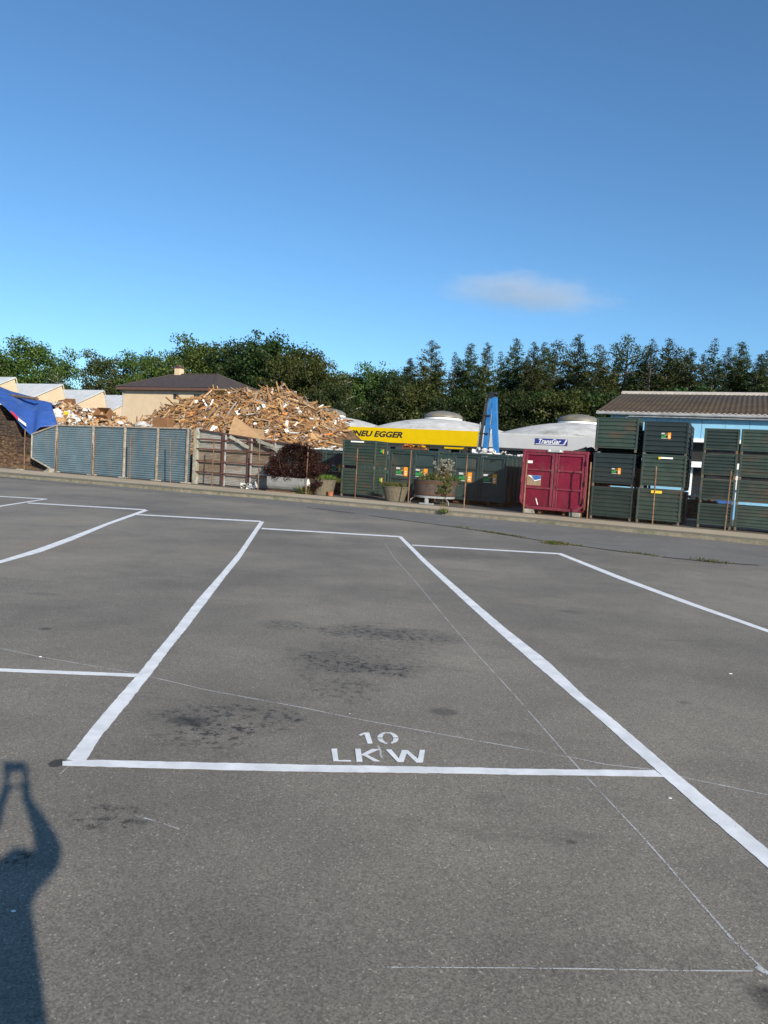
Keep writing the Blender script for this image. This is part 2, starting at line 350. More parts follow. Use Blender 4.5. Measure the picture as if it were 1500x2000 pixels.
def textmesh(mb, body, x, z, h, y, m=0, shear=0., bold=0., width=None, spacing=1.0):
    """flat lettering on the local xz plane at depth y (facing -y), lower left at x,z"""
    cu = bpy.data.curves.new('lettering', 'FONT'); cu.body = body; cu.size = 1.0; cu.shear = shear; cu.offset = bold; cu.space_character = spacing
    cu.resolution_u = 3
    o = bpy.data.objects.new('lettering', cu); COL.objects.link(o)
    dg = bpy.context.evaluated_depsgraph_get(); me = bpy.data.meshes.new_from_object(o.evaluated_get(dg))
    vs_ = [v.co.copy() for v in me.vertices]
    x0 = min(v.x for v in vs_); x1 = max(v.x for v in vs_); y0 = min(v.y for v in vs_); y1 = max(v.y for v in vs_)
    k = h/(y1-y0); kx = k if width is None else width/(x1-x0)
    i = len(mb.v); mb.v += [(x+(v.x-x0)*kx, y, z+(v.y-y0)*k) for v in vs_]
    for p in me.polygons: mb.f.append(tuple(i+j for j in p.vertices)); mb.m.append(m)
    COL.objects.unlink(o); bpy.data.objects.remove(o); bpy.data.curves.remove(cu); bpy.data.meshes.remove(me)
    return (x1-x0)*kx
def struct(o): o['kind'] = 'structure'; return o

# ------------------------------------------------------------------ ground, road, pavement
MATS['asphalt_lot'] = asphalt('asphalt_lot', (.150, .136, .113), (.250, .224, .180), STAINS)
MATS['asphalt_road'] = asphalt('asphalt_road', (.145, .136, .120), (.190, .178, .158), (), .8)
MATS['pavement_mat'] = asphalt('pavement_mat', (.38, .315, .22), (.46, .385, .275), (), .5)
MATS['verge_mat'] = asphalt('verge_mat', (.15, .135, .09), (.22, .195, .135), (), 1.3)
MATS['yard_mat'] = asphalt('yard_mat', (.10, .09, .075), (.14, .125, .10), (), 1.0)

def sheet(name, pts, z, mat):
    mb = MB(); mb.poly([(p[0], p[1], z) for p in pts]); o = mb.build(name, mat); return struct(o)
g = MB(); g.quad((-900, -300, 0), (900, -300, 0), (900, 1500, 0), (-900, 1500, 0)); struct(g.build('ground', 'asphalt_lot'))
# line where the lot meets the road (cracked seam), extended both ways along the street
seam_px = [(600, 991), (700, 1004), (800, 1018), (900, 1031), (1000, 1047), (1080, 1060), (1200, 1076), (1300, 1089), (1400, 1099), (1500, 1106)]
seam = [G(x, y) for x, y in seam_px]
kerb_px = [(0, 930.5), (180, 945.5), (350, 961), (520, 974.5), (690, 989.5), (860, 1005), (1030, 1020), (1200, 1037), (1350, 1051), (1500, 1066)]
kerbl = [G(x, y) for x, y in kerb_px]
kerbl = [kerbl[0] - UU*60] + kerbl + [kerbl[-1] + UU*60]
seam2 = [seam[0] - UU*80 + NN*1.5] + seam + [seam[-1] + UU*60]
sheet('road', [tuple(p) for p in seam2] + [tuple(p + NN*.05) for p in reversed(kerbl)], .002, 'asphalt_road')
# verge (rough gravelly strip), kerb edge and pavement, raised; they end at the fence line
mb = MB(); NSEG = 260
def kerb_at(k):
    L = [0]
    for a, b in zip(kerbl, kerbl[1:]): L.append(L[-1]+(b-a).length)
    d = k*L[-1]
    for i in range(len(L)-1):
        if d <= L[i+1]: return kerbl[i].lerp(kerbl[i+1], (d-L[i])/(L[i+1]-L[i]))
    return kerbl[-1]
KB = [kerb_at(i/NSEG) for i in range(NSEG+1)]
def off(p, a): return p + NN*a
mb = MB()
for i in range(NSEG):
    a, b = KB[i], KB[i+1]
    ja = .03*mnoise.noise(a*1.7); jb = .03*mnoise.noise(b*1.7)
    h = .11
    mb.quad((*off(a, ja).xy, 0), (*off(b, jb).xy, 0), (*off(b, jb+.03).xy, h), (*off(a, ja+.03).xy, h))
    mb.quad((*off(a, ja+.03).xy, h), (*off(b, jb+.03).xy, h), (*off(b, .2).xy, h), (*off(a, .2).xy, h))
struct(mb.build('kerb', 'kerb_stone'))
def fence_t(p): return (p - A0).dot(NN)
mv = MB(); mp_ = MB()
for i in range(NSEG):
    a, b = KB[i], KB[i+1]
    wa = -fence_t(a); wb = -fence_t(b); ka = .34*wa + .12*mnoise.noise(a*.9); kb = .34*wb + .12*mnoise.noise(b*.9)
    mv.quad((*off(a, .2).xy, .106), (*off(b, .2).xy, .106), (*off(b, kb).xy, .106), (*off(a, ka).xy, .106))
    mp_.quad((*off(a, ka).xy, .106), (*off(b, kb).xy, .106), (*off(b, wb-.15).xy, .11), (*off(a, wa-.15).xy, .11))
struct(mv.build('verge', 'verge_mat')); struct(mp_.build('pavement', 'pavement_mat'))
y0 = MB(); y0.poly([W(-80, -.15, .1), W(120, -.15, .1), W(120, 160, .1), W(-80, 160, .1)]); struct(y0.build('yard_ground', 'yard_mat'))

# painted bay lines (both edges read from the photograph, laid on the ground)
def paintmat(name, wear, tone=1.0):
    m = bpy.data.materials.new(name); m.use_nodes = True; nt = m.node_tree; b = nt.nodes['Principled BSDF']
    tc = _n(nt, 'ShaderNodeTexCoord'); v = tc.outputs['Object']
    n1 = _noise(nt, v, 70, 5, .7); n2 = _noise(nt, v, 6, 4)
    c = _mix(nt, _map(nt, n2, .3, .7), (.66, .675, .68), (.84, .85, .85)); c = _mix(nt, _map(nt, _noise(nt, v, 1.7, 6, .7), .55, .75, 0, .3), c, (.45, .44, .42))
    c = _mix(nt, _map(nt, n1, .38, .28, 0, .22), c, (.35, .34, .33))
    if tone < 1: c = _mix(nt, 1 - tone, c, (.14, .13, .115))
    nt.links.new(c, b.inputs['Base Color']); b.inputs['Roughness'].default_value = .75; b.inputs['Specular IOR Level'].default_value = .3
    nt.links.new(_bump(nt, n1, .5, .004), b.inputs['Normal'])
    tr = _n(nt, 'ShaderNodeBsdfTransparent'); mx = _n(nt, 'ShaderNodeMixShader'); out = nt.nodes['Material Output']
    nn = _math(nt, 'ADD', _math(nt, 'MULTIPLY', _noise(nt, v, 120, 3, .7), .55), _math(nt, 'MULTIPLY', _noise(nt, v, 5, 4), .45))
    nt.links.new(_map(nt, nn, wear-.03, wear+.03), mx.inputs[0])
    nt.links.new(tr.outputs[0], mx.inputs[1]); nt.links.new(b.outputs[0], mx.inputs[2]); nt.links.new(mx.outputs[0], out.inputs[0])
    MATS[name] = m
paintmat('line_paint', .345); paintmat('chalk_paint', .47, .55); paintmat('faded_paint', .57, .5)
def resample(poly, n, xs):
    out = []
    L = [0]
    for a, b in zip(poly, poly[1:]): L.append(L[-1]+(b-a).length)
    for k in range(n+1):
        d = L[-1]*k/n
        for i in range(len(L)-1):
            if d <= L[i+1]+1e-9: out.append(poly[i].lerp(poly[i+1], (d-L[i])/(L[i+1]-L[i]) if L[i+1] > L[i] else 0)); break
    return out
def strip(name, e1, e2, z=.003, mat='line_paint', jag=.0045, step=.04, narrow=.05):
    a = [G(*p) for p in e1]; b = [G(*p) for p in e2]
    ln = max(sum((q-p).length for p, q in zip(a, a[1:])), .1); n = int(ln/step)+1
    a = resample(a, n, 0); b = resample(b, n, 0); mb = MB()
    jr = random.Random(len(name)+n)
    for i in range(n+1):
        w = (b[i]-a[i]).normalized(); dd = (b[i]-a[i])*narrow; a[i] = a[i]+dd; b[i] = b[i]-dd
        a[i] = a[i] + w*(jr.uniform(-jag, jag)*.7 + jag*.6*mnoise.noise(a[i]*4)); b[i] = b[i] + w*(jr.uniform(-jag, jag)*.7 + jag*.6*mnoise.noise(b[i]*4+Vector((9, 0, 0))))
    for i in range(n): mb.quad((*a[i].xy, z), (*b[i].xy, z), (*b[i+1].xy, z), (*a[i+1].xy, z))
    return struct(mb.build(name, mat))
strip('bay_line', [(128, 1484), (179, 1419), (269, 1315), (325, 1248), (384, 1172), (432, 1118.7), (464, 1081), (507, 1019)],
      [(168, 1489), (201.6, 1435.6), (241, 1388), (294, 1321), (340, 1259), (368, 1225), (443, 1124), (469, 1092), (516.5, 1019)])
strip('bay_line', [(122, 1487.5), (172, 1484.5), (600, 1494), (900, 1499), (1000, 1501.7), (1278, 1505)], [(122, 1497.5), (280, 1502.5), (600, 1509.6), (900, 1513), (1000, 1515), (1297, 1519)], z=.0042)
strip('bay_line', [(777, 1048), (822.7, 1096), (876, 1146.7), (956, 1221), (1041, 1296), (1116, 1360), (1163, 1400), (1280, 1505), (1367, 1583), (1500, 1698), (1620, 1802)],
      [(785, 1048), (838.7, 1099.7), (902.7, 1154.7), (988, 1226.7), (1073, 1293), (1142.7, 1360), (1193, 1400), (1307, 1497), (1500, 1658), (1640, 1774)])
strip('bay_line', [(1086.7, 1081.8), (1206.7, 1130.9), (1340, 1180), (1500, 1236), (1700, 1304)], [(1096, 1080.3), (1222.7, 1129.6), (1356, 1178.7), (1500, 1229.5), (1700, 1295)])
strip('bay_line', [(280, 996), (202.7, 1023.4), (133, 1050), (69, 1073), (0, 1094.7), (-120, 1128)], [(291, 997), (213, 1025), (144, 1055), (80, 1079), (0, 1101), (-120, 1136)])
strip('bay_line', [(88, 974.6), (0, 987.8), (-120, 1006)], [(94, 975), (0, 990.2), (-120, 1009)], z=.0054)
strip('bay_line', [(-120, 1301.5), (0, 1306), (272, 1316.6)], [(-120, 1308), (0, 1313), (262, 1323.6)], z=.0042)
strip('bay_line', [(511, 1031.2), (781, 1047.3)], [(511, 1033.8), (783, 1050)], z=.0042)
strip('bay_line', [(804, 1064), (1092, 1080.5)], [(806, 1066.2), (1090, 1083)], z=.0042)
strip('bay_line', [(262, 1004), (510, 1017.3)], [(262, 1006), (510, 1020)], z=.0042)
strip('bay_line', [(54, 981.6), (285, 995)], [(54, 983.4), (285, 997)], z=.0042)
strip('bay_line', [(-120, 964), (0, 969), (92, 974.4)], [(-120, 965.4), (0, 970.4), (92, 976)], z=.0042)
for l_ in (([(180, 953.5), (520, 983), (900, 1017), (1500, 1076)], [(180, 954.4), (520, 984), (900, 1018.2), (1500, 1077.6)]),):
    strip('road_edge_line', l_[0], l_[1], z=.0062, mat='faded_paint')
CH = [0]
def chalk(pts, wpx):
    CH[0] += 1; zc_ = .0012+.0002*(CH[0] % 6)
    e1 = [(x, y) for x, y in pts]; a = [G(*p) for p in pts]
    mb = MB(); n = 0
    ln = sum((q-p).length for p, q in zip(a, a[1:])); n = int(ln/.06)+1; a = resample(a, n, 0)
    for i in range(n):
        d = (a[i+1]-a[i]).normalized(); s = Vector((-d.y, d.x, 0))*(wpx*.5*(1+.5*mnoise.noise(a[i]*5)))
        mb.quad((*(a[i]-s).xy, zc_), (*(a[i]+s).xy, zc_), (*(a[i+1]+s).xy, zc_), (*(a[i+1]-s).xy, zc_))
    return struct(mb.build('chalk_line', 'chalk_paint'))
chalk([(0, 1266), (78, 1283), (265, 1315), (400, 1347), (600, 1384), (700, 1405), (900, 1441), (1125, 1481), (1180, 1493), (1280, 1504), (1350, 1522), (1420, 1536), (1500, 1553)], .011)
chalk([(752, 1062), (770, 1090), (808, 1132), (870, 1207), (930, 1276), (1000, 1352), (1110, 1478), (1170, 1544), (1260, 1640), (1360, 1755), (1430, 1835), (1490, 1893)], .010)
chalk([(748, 1890), (800, 1890), (980, 1891), (1150, 1893), (1300, 1896), (1470, 1897)], .006)
chalk([(1478, 1888), (1500, 1903), (1530, 1915)], .030)
chalk([(266, 1594), (310, 1606), (350, 1620)], .009)
chalk([(118, 1512), (134, 1496)], .006)
chalk([(738, 1457), (744, 1467), (743, 1475), (747, 1481)], .012)
# stencilled lettering
def Z1(x, y): return G(600+x/5., 1400+y/5.)
def glyph(name, polys):
    mb = MB()
    for k, P in enumerate(polys):
        W3 = [Z1(*p) for p in P]; mb.poly([(*p.xy, .003+.0003*(k % 8)) for p in W3])
    return mb
jr = random.Random(3)
def ringpts(t0, t1):
    out = []; inn = []
    for k in range(13):
        t = R_(t0+(t1-t0)*k/12)
        out.append((788+104*math.cos(t)+8*math.sin(t)*-1, 213-58*math.sin(t))); inn.append((788+52*math.cos(t)-6*math.sin(t), 213-51*math.sin(t)*.93))
    quads = []
    for k in range(12): quads.append([out[k], out[k+1], inn[k+1], inn[k]])
    return quads
lett = glyph('x', [[(500, 180), (555, 158), (575, 162), (525, 190)], [(555, 158), (605, 158), (640, 265), (590, 267), (556, 168)],
                   [(235, 318), (290, 315), (305, 428), (255, 440)], [(305, 428), (425, 429), (428, 443), (255, 440)],
                   [(467, 318), (522, 318), (540, 445), (482, 445)], [(529, 372), (630, 320), (710, 322), (585, 378), (540, 388)], [(548, 383), (585, 376), (715, 443), (650, 443)],
                   [(765, 326), (822, 327), (900, 420), (940, 450), (882, 450)], [(893, 412), (924, 328), (982, 330), (940, 450)], [(940, 331), (982, 330), (1085, 418), (1130, 452), (1066, 452)], [(1080, 415), (1100, 328), (1150, 329), (1130, 452)]]
             + ringpts(102, 176) + ringpts(184, 262) + ringpts(-73, -4) + ringpts(4, 96))
struct(lett.build('bay_lettering', 'line_paint'))

# cracked seam with moss
mb = MB(); cr = random.Random(5)
ss = resample(seam, 420, 0)
for i in range(420):
    if mnoise.noise(ss[i]*.55) < -.28: continue
    w = .035+.05*abs(mnoise.noise(ss[i]*1.9)); o_ = .07*mnoise.noise(ss[i]*2.3); o2 = .07*mnoise.noise(ss[i+1]*2.3)
    a, b = ss[i]+NN*o_, ss[i+1]+NN*o2
    mb.quad((*(a-NN*w).xy, .009), (*(b-NN*w).xy, .009), (*(b+NN*w).xy, .009), (*(a+NN*w).xy, .009))
pmat('crack_dark', (.045, .042, .034), .95, .4, 6, (.05, .06, .025), .5, (2, 2, 2))
struct(mb.build('road_crack', 'crack_dark'))
def tufts(mb, P, n, h, r, seed, blade=.012):
    q = random.Random(seed)
    for _ in range(n):
        a = q.uniform(0, 6.28); rr = r*math.sqrt(q.random()); b = P + Vector((math.cos(a)*rr, math.sin(a)*rr, 0))
        hh = h*q.uniform(.5, 1.1); l = Vector((q.uniform(-.5, .5), q.uniform(-.5, .5), 1)).normalized()*hh
        s = Vector((q.uniform(-1, 1), q.uniform(-1, 1), 0)).normalized()*blade
        i = len(mb.v); mb.v += [tuple(b-s), tuple(b+s), tuple(b+l*.6+s*.7), tuple(b+l+Vector((l.x, l.y, 0))*.4)]; mb.f.append((i, i+1, i+2, i+3)); mb.m.append(0 if q.random() < .7 else 1)
mb = MB()
for i in range(0, 420):
    k = mnoise.noise(ss[i]*.8+Vector((3, 3, 0)))
    if k > .12: tufts(mb, Vector((*ss[i].xy, .009)), int(10*k)+2, .05, .09, i, .008)
for (x, y, n_) in [(1078, 1061, 150), (1092, 1063, 90), (1405, 1099, 40), (1370, 1094, 30), (900, 1031, 30)]:
    tufts(mb, G(x, y, .008), n_, .085, .28, int(x), .01)
for i in range(0, NSEG, 1):
    if mnoise.noise(KB[i]*.5) > .15: tufts(mb, off(KB[i], .15)+Vector((0, 0, .11)), 14, .05, .4, 900+i, .012)
tag(mb.build('weeds', ['grass_green', 'grass_dry']), 'short weeds and moss growing along the cracked road seam and kerb', 'weeds', kind='stuff')
mb = MB(); kp = G(866, 1000, .11)
tufts(mb, kp, 60, .16, .2, 1, .02)
for k in range(5): mb.tube([kp+Vector((k*.05-.1, 0, 0)), kp+Vector((k*.05-.12, .02, .3+.14*(k % 3)))], .006, 4, 1)
tag(mb.build('kerb_weed', ['grass_green', 'grass_dry']), 'tall tufted weed growing alone from the kerb below the round wooden planter', 'plant')
for (x, y, r, lab) in [(79, 1283, .016, 'white scrap lying on the thin chalk line in the left bay'), (1309, 1559, .011, 'pale scrap on the asphalt just beyond the bay corner on the right'),
                  (1427, 1316, .016, 'white scrap lying alone in the bay right of bay ten'), (26, 1780, .009, 'small white stone inside the person shadow'), (683, 1394, .007, 'tiny white stone on the chalk line above the number ten')]:
    mb = MB(); P = G(x, y, .004); q = random.Random(int(x))
    top = [P+Vector((math.cos(k)*r*q.uniform(.6, 1.2), math.sin(k)*r*q.uniform(.3, .9), 0)) for k in [0, 1.2, 2.1, 3.2, 4.5]]
    mb.extr(top, (0, 0, r*.25)); tag(mb.build('litter_scrap', 'sign_white'), lab, 'litter', 'white scraps littering the asphalt')

# ------------------------------------------------------------------ buildings behind the yard
# domed hall: two shallow concrete shells showing, third to the left, flat fascia in front
TF = 28.0
dh = thing('domed_hall', 'long flat-fronted hall with shallow grey concrete domes and yellow signboard', 'building', W(0, TF, .1), STREET)
sx0, sx1 = -14.0, 34.0
ZT, ZB = 4.62, 3.42
mb = MB(); mb.box(sx0, 0, ZB, sx1, 1.0, ZT-.1, 0, b=.03); mb.build('fascia', 'fascia_grey', dh)
mb = MB(); mb.box(sx0, .6, ZT-.104, sx1, 17, ZT-.12+.1, 0); mb.build('roof', 'dome_concrete', dh)
wallm = MB()
opens = [(9.0, 9.55), (10.1, 13.55), (14.35, 17.6)]
prev = sx0
for (a, b) in opens + [(18.3, 18.3)]:
    wallm.box(prev, .8, 0, a, 1.1, ZB-.002); prev = b
for (a, b) in opens: wallm.box(a, .802, 3.1, b, 1.098, ZB-.002); wallm.box(a, .802, 0, b, 1.098, .9)
wallm.box(sx0, 16.5, 0, sx1, 16.8, ZT-.13); wallm.box(sx0, 1.1, 0, sx0+.3, 16.5, ZT-.13)
wallm.build('wall', 'fascia_grey', dh)
for (a, b) in opens:
    w = MB(); w.box(a, 1.04, .9, b, 1.09, 3.1); win = w.build('window', 'dark_glass', dh)
    fr = MB(); n = max(1, int((b-a)/.85))
    if n > 1:
        for k in range(n):
            x = a+.02+(b-a-.3)*k/n; fr.box(x, .96, .9, x+(.22 if k in (0,) else .12), 1.03, 3.1)
        fr.build('frame', 'white_rim', win)
rb = MB()
x = 18.3
while x < 27.5:
    rb.box(x, .86, 0, x+.16, 1.0, ZB-.003, 0); rb.box(x+.16, .95, 0, x+.3, 1.0, ZB-.003, 0); x += .3
rb.build('ribbed_panel', 'galvanised', dh)
mb = MB(); mb.box(18.3, .02, ZB-.16, 34, .9, ZB-.003); mb.build('fascia_soffit', 'hall_dark', dh)
sg = MB(); sg.box(-8, -.08, ZB-.02, 17.45, -.004, ZT+.02, 0, b=.02); sgo = sg.build('signboard', 'sign_yellow', dh)
lt = MB(); xN, zN = ST(703, 845, TF-.1); xE, _ = ST(786, 850, TF-.1)
textmesh(lt, 'PNEU EGGER', xN-1.05, 3.83, .52, -.09, shear=.28, bold=.04, width=xE-xN+1.05); lto = lt.build('lettering', 'sign_black', sgo)
mb = MB(); mb.box(-8, -.1, ZB-.1, 17.45, .02, ZB-.022); mb.build('drip_edge', 'hall_dark', dh)
for (pa, pb, py) in ((791, 831, 867), (868, 912, 871)):
    s0, z0 = ST(pa, py, TF); s1, _ = ST(pb, py, TF)
    m_ = MB(); m_.box(s0, -.03, z0-.2-.1, s1, .78, z0+.2-.1); po = m_.build('door_sign', 'sign_yellow', dh)
    l2 = MB()
    q = random.Random(pa); x = s0+.38
    while x < s1-.5:
        wd = q.uniform(.05, .11); l2.box(x, -.036, z0-.17, x+wd, -.031, z0-.17+q.uniform(.09, .15)); x += wd+.035
    l2.build('lettering', 'sign_black', po)
s0, z0 = ST(1046, 857.5, TF); s1, _ = ST(1109, 861, TF)
m_ = MB(); m_.box(s0, -.05, 3.80, s1, -.004, 4.28); po = m_.build('company_plate', 'sign_navy', dh)
l3 = MB(); wd = s1-s0
textmesh(l3, 'TransGar', s0+.11*wd, 3.90, .35, -.056, shear=.25, bold=.018, width=wd*.69)
l3.poly([(s0+.02*wd, -.056, 3.825), (s0+.90*wd, -.056, 3.825), (s0+.905*wd, -.056, 3.865), (s0+.02*wd, -.056, 3.865)])
for k in range(4):
    z = 3.88+k*.1; x = s0+wd*(.875+.018*k); l3.poly([(x, -.056, z), (x+.05*wd, -.056, z), (x+.066*wd, -.056, z+.075), (x+.016*wd, -.056, z+.075)])
l3.build('lettering', 'sign_white', po)
TD = TF+8.2
sA, zA = ST(866, 819, TD); sL, zL = ST(737, 834, TD); sR, zR_ = ST(973, 846, TD); RD = (sR-sL)/2; zB_ = (zL+zR_)/2-.1; zA -= .1; sB = ST(1130, 832, TD)[0]
for sc_ in (2*sA-sB, sA, sB):
    d = MB(); prof = []; r_ = RD*math.sqrt((zA-4.5)/(zA-zB_))
    for k in range(17): rr_ = r_*(1-k/19.5); prof.append((rr_, zA-(zA-zB_)*(rr_/RD)**2))
    d.lathe(prof, 56, c=(sc_, 8.2, 0)); do = d.build('dome', 'dome_concrete', dh, smooth=True)
    rr_ = 1.78; rz_ = zA-(zA-zB_)*(rr_/RD)**2
    d = MB(); d.lathe([(rr_, rz_-.12), (rr_, rz_+.16), (rr_-.2, rz_+.18), (.2, rz_+.18)], 40, c=(sc_, 8.2, 0)); d.build('skylight_rim', 'white_rim', do)
    d = MB(); rc = rr_+.06; d.lathe([(rc, rz_+.19), (rc, rz_+.25)]+[(rc*math.cos(a)**1.15, rz_+.25+.62*math.sin(a)) for a in [R_(x) for x in (6, 18, 32, 46, 60, 74, 88)]], 40, c=(sc_, 8.2, 0)); d.build('skylight', 'dome_cap', do, smooth=True)

# cream house with hipped brown roof
TH = 22.0
s0, _ = ST(241, 790, TH); s1, _ = ST(413, 790, TH); _, ze = ST(300, 757, TH)
hs = thing('cream_house', 'cream rendered house with dark brown hipped roof and small chimney', 'house', W(s0, TH, .1), STREET)
hw = s1-s0; hd = 9.5; ze = 6.9
# wall panels with real window openings in the front
wins = []
for (pa, pb, ya, yb) in ((337.5, 348.5, 768, 780), (378, 405, 768, 792)):
    a, z1 = ST(pa, ya, TH); b, z0_ = ST(pb, yb, TH); wins.append((a-s0, b-s0, z0_-.1, z1-.1))
w = MB(); prev = 0
for (a, b, z0_, z1) in wins:
    w.box(prev, 0, 0, a, .3, ze); w.box(a, 0.002, 0, b, .298, z0_); w.box(a, .002, z1, b, .298, ze); prev = b
w.box(prev, 0, 0, hw, .3, ze); w.box(0, .3, 0, .3, hd, ze); w.box(hw-.3, .3, 0, hw, hd, ze); w.box(.3, hd-.3, 0, hw-.3, hd, ze)
w.build('wall', 'cream_plaster', hs)
for (a, b, z0_, z1) in wins:
    m_ = MB(); m_.box(a, .12, z0_, b, .16, z1); win = m_.build('window', 'dark_glass', hs)
    m_ = MB()
    for (xa, xb, za, zb) in ((a, b, z0_, z0_+.05), (a, b, z1-.05, z1), (a, a+.05, z0_+.05, z1-.05), (b-.05, b, z0_+.05, z1-.05)): m_.box(xa, .06, za, xb, .118, zb)
    m_.build('frame', 'eave_brown', win)
m_ = MB(); m_.box(-.004, -.03, ze-.30, hw+.004, -.003, ze-.05); m_.box(hw+.003, 0, ze-.30, hw+.03, hd, ze-.05); m_.build('eave_band', 'eave_grey', hs)
ov = .5
m_ = MB(); m_.box(-ov, -ov, ze, hw+ov, hd+ov, ze+.26, 0); m_.build('eaves', 'eave_brown', hs)
e = [(-ov-.05, -ov-.05, ze+.262), (hw+ov+.05, -ov-.05, ze+.262), (hw+ov+.05, hd+ov+.05, ze+.262), (-ov-.05, hd+ov+.05, ze+.262)]
zr = ST(385, 731, TH+hd/2)[1]-.1; rg = [(ST(340, 731, TH+hd/2)[0]-s0, hd/2, zr), (ST(424, 732, TH+hd/2)[0]-s0, hd/2, zr)]
m_ = MB(); m_.poly([e[0], e[1], rg[1], rg[0]]); m_.poly([e[1], e[2], rg[1]]); m_.poly([e[2], e[3], rg[0], rg[1]]); m_.poly([e[3], e[0], rg[0]])
ro = m_.build('roof', 'brown_roof', hs)
m_ = MB()
for a, b in ((e[0], rg[0]), (e[1], rg[1]), (rg[0], rg[1]), (e[2], rg[1])): m_.tube([a, b], .07, 6)
m_.build('ridge_tiles', 'brown_roof', ro)
for k in range(2):
    pass
cx_ = ST(350, 725, TH+hd/2)[0]-s0
m_ = MB(); m_.box(cx_-.34, hd/2-.3, zr-.5, cx_+.34, hd/2+.3, zr+.55, b=.02); ch = m_.build('chimney', 'cream_plaster', hs)
m_ = MB(); m_.box(cx_-.42, hd/2-.38, zr+.552, cx_+.42, hd/2+.38, zr+.63, b=.02); m_.box(cx_-.25, hd/2-.22, zr+.63, cx_+.25, hd/2+.22, zr+.86, b=.08); m_.build('chimney_cap', 'eave_brown', ch)
m_ = MB(); m_.tube([(-.02, -.08, 0), (-.02, -.08, ze)], .05, 8); m_.build('downpipe', 'steel_grey', hs)

# sawtooth factory on the far left: gables step away along the yard axis
P0 = D(28, 738, 72.0); zp = P0.z
sf = thing('sawtooth_factory', 'cream factory with white sawtooth roofs standing behind the tarpaulin', 'building', (P0.x, P0.y, .1), STREET)
zp -= .1
pit = 5.53
gw = MB(); 
for k in range(-1, 5):
    n0 = pit*k
    pk = (0, n0, zp); vr = (0, n0+.72, zp-2.35); vl = (0, n0-(pit-.72), zp-2.35)
    gw.extr([(0, vl[1], 0), (0, vr[1], 0), vr, pk, vl], (-.3, 0, 0))
gw.build('gable_wall', 'cream_plaster', sf)
for k in range(-1, 5):
    n0 = pit*k
    m_ = MB()
    a = (.12, n0+.05, zp+.09); b = (.12, n0-(pit-.72)-.05, zp-2.35+.05); L = -40
    m_.extr([a, b, (b[0], b[1], b[2]-.1), (a[0], a[1], a[2]-.12)], (L, 0, 0)); 
    r_ = m_.build('roof', 'roof_white', sf)
    m_ = MB()
    for j in range(30):
        x = -j*1.35-.2; m_.extr([(x, a[1], a[2]+.002), (x, b[1], b[2]+.002), (x, b[1], b[2]+.014), (x, a[1], a[2]+.014)], (-.03, 0, 0))
    m_.build('roof_seam', 'fascia_grey', r_)
    m_ = MB(); m_.extr([(-.32, n0+.1, zp-.15), (-.32, n0+.7, zp-2.2), (-.32, n0+.66, zp-2.2), (-.32, n0+.06, zp-.15)], (-39, 0, 0)); m_.build('glazing_band', 'dark_glass', sf)
    m_ = MB(); m_.tube([(.1, n0+.1, zp+.02), (.1, n0+.82, zp-2.35)], .05, 6); m_.build('flashing', 'eave_grey', sf)

# blue hall with corrugated roof on the right
HT = 9.6
hrot = STREET
s0, zE = ST(1178, 805, HT)
bh = thing('blue_hall', 'pale blue hall with brown corrugated roof behind the stacked green boxes', 'building', W(s0, HT, .1), hrot)
HL = 24.0; zE = 4.80; rdep = 7.6; zR = ST(1217, 768, HT+7.6)[1]-.1
# wall with a dark recess and a window band
w = MB(); zz = [0, .9, 2.35, 2.6, 3.55, 3.72, zE]
w.box(.35, .16, 3.72, HL, .8, zE); w.box(.35, .16, 0, 4.2, .8, 3.72); w.box(4.2, .16, 0, HL, .8, .9)
w.box(.35, .8, 0, .65, 2*rdep, zE); w.box(.35, 2*rdep-.3, 0, HL, 2*rdep, zE-.01)
for k in range(0, 23):
    x = .5+k*1.02; w.box(x, .152, 3.74, x+.025, .158, zE-.05, 1)
wo = w.build('wall', ['hall_blue', 'hall_joint'], bh)
m_ = MB(); m_.box(4.2, .10, 3.55, HL, .82, 3.718); m_.box(4.2, .12, 2.35, HL, .82, 2.62); m_.build('sill_band', 'white_rim', bh)
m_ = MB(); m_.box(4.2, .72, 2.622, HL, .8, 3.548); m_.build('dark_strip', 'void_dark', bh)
m_ = MB(); m_.box(4.2, .68, .902, HL, .76, 2.348); wi = m_.build('window', 'dark_glass', bh)
for k in range(10):
    x = 4.2+k*2.0; m_ = MB(); m_.box(x, .56, .902, x+.14, .678, 2.348); m_.build('mullion', 'white_rim', wi)
m_ = MB(); m_.box(-.28, -.06, zE-.02, HL, .5, zE+.03); m_.build('soffit', 'hall_dark', bh)  # board added under the eave to stop sun leaking through the corrugations
# corrugated roof sheet: waves run down the slope
nx = int(HL/.045); m_ = MB()
def zc(x): return .026*math.cos(2*math.pi*x/.24)
X = [i*(HL+.6)/nx-.3 for i in range(nx+1)]
pts = []
for x in X:
    r0 = (x, -.12, zE+.10+zc(x)); r1 = (x, rdep, zR+zc(x)); pts.append((r0, r1))
i0 = len(m_.v)
for r0, r1 in pts:
    m_.v += [r0, r1, (r1[0], 2*rdep+.2, zE+.1), (r0[0], r0[1], r0[2]-.03)]
for i in range(nx):
    a = i0+4*i; b = a+4
    m_.f += [(a, b, b+1, a+1), (a+1, b+1, b+2, a+2), (a+3, b+3, b, a)]; m_.m += [0, 0, 1]
rf = m_.build('roof', ['fibre_roof', 'ridge_cap'], bh, smooth=True)
m_ = MB()
for k in range(int(HL/1.1)+1):
    x = -.3+k*1.1; m_.extr([(x, rdep-.3, zR-.06+.07), (x, rdep, zR+.13), (x, rdep+.3, zR+.01), (x, rdep+.3, zR-.1), (x, rdep-.3, zR-.07)], (1.09, 0, 0))
m_.build('ridge_cap', 'ridge_cap', rf)
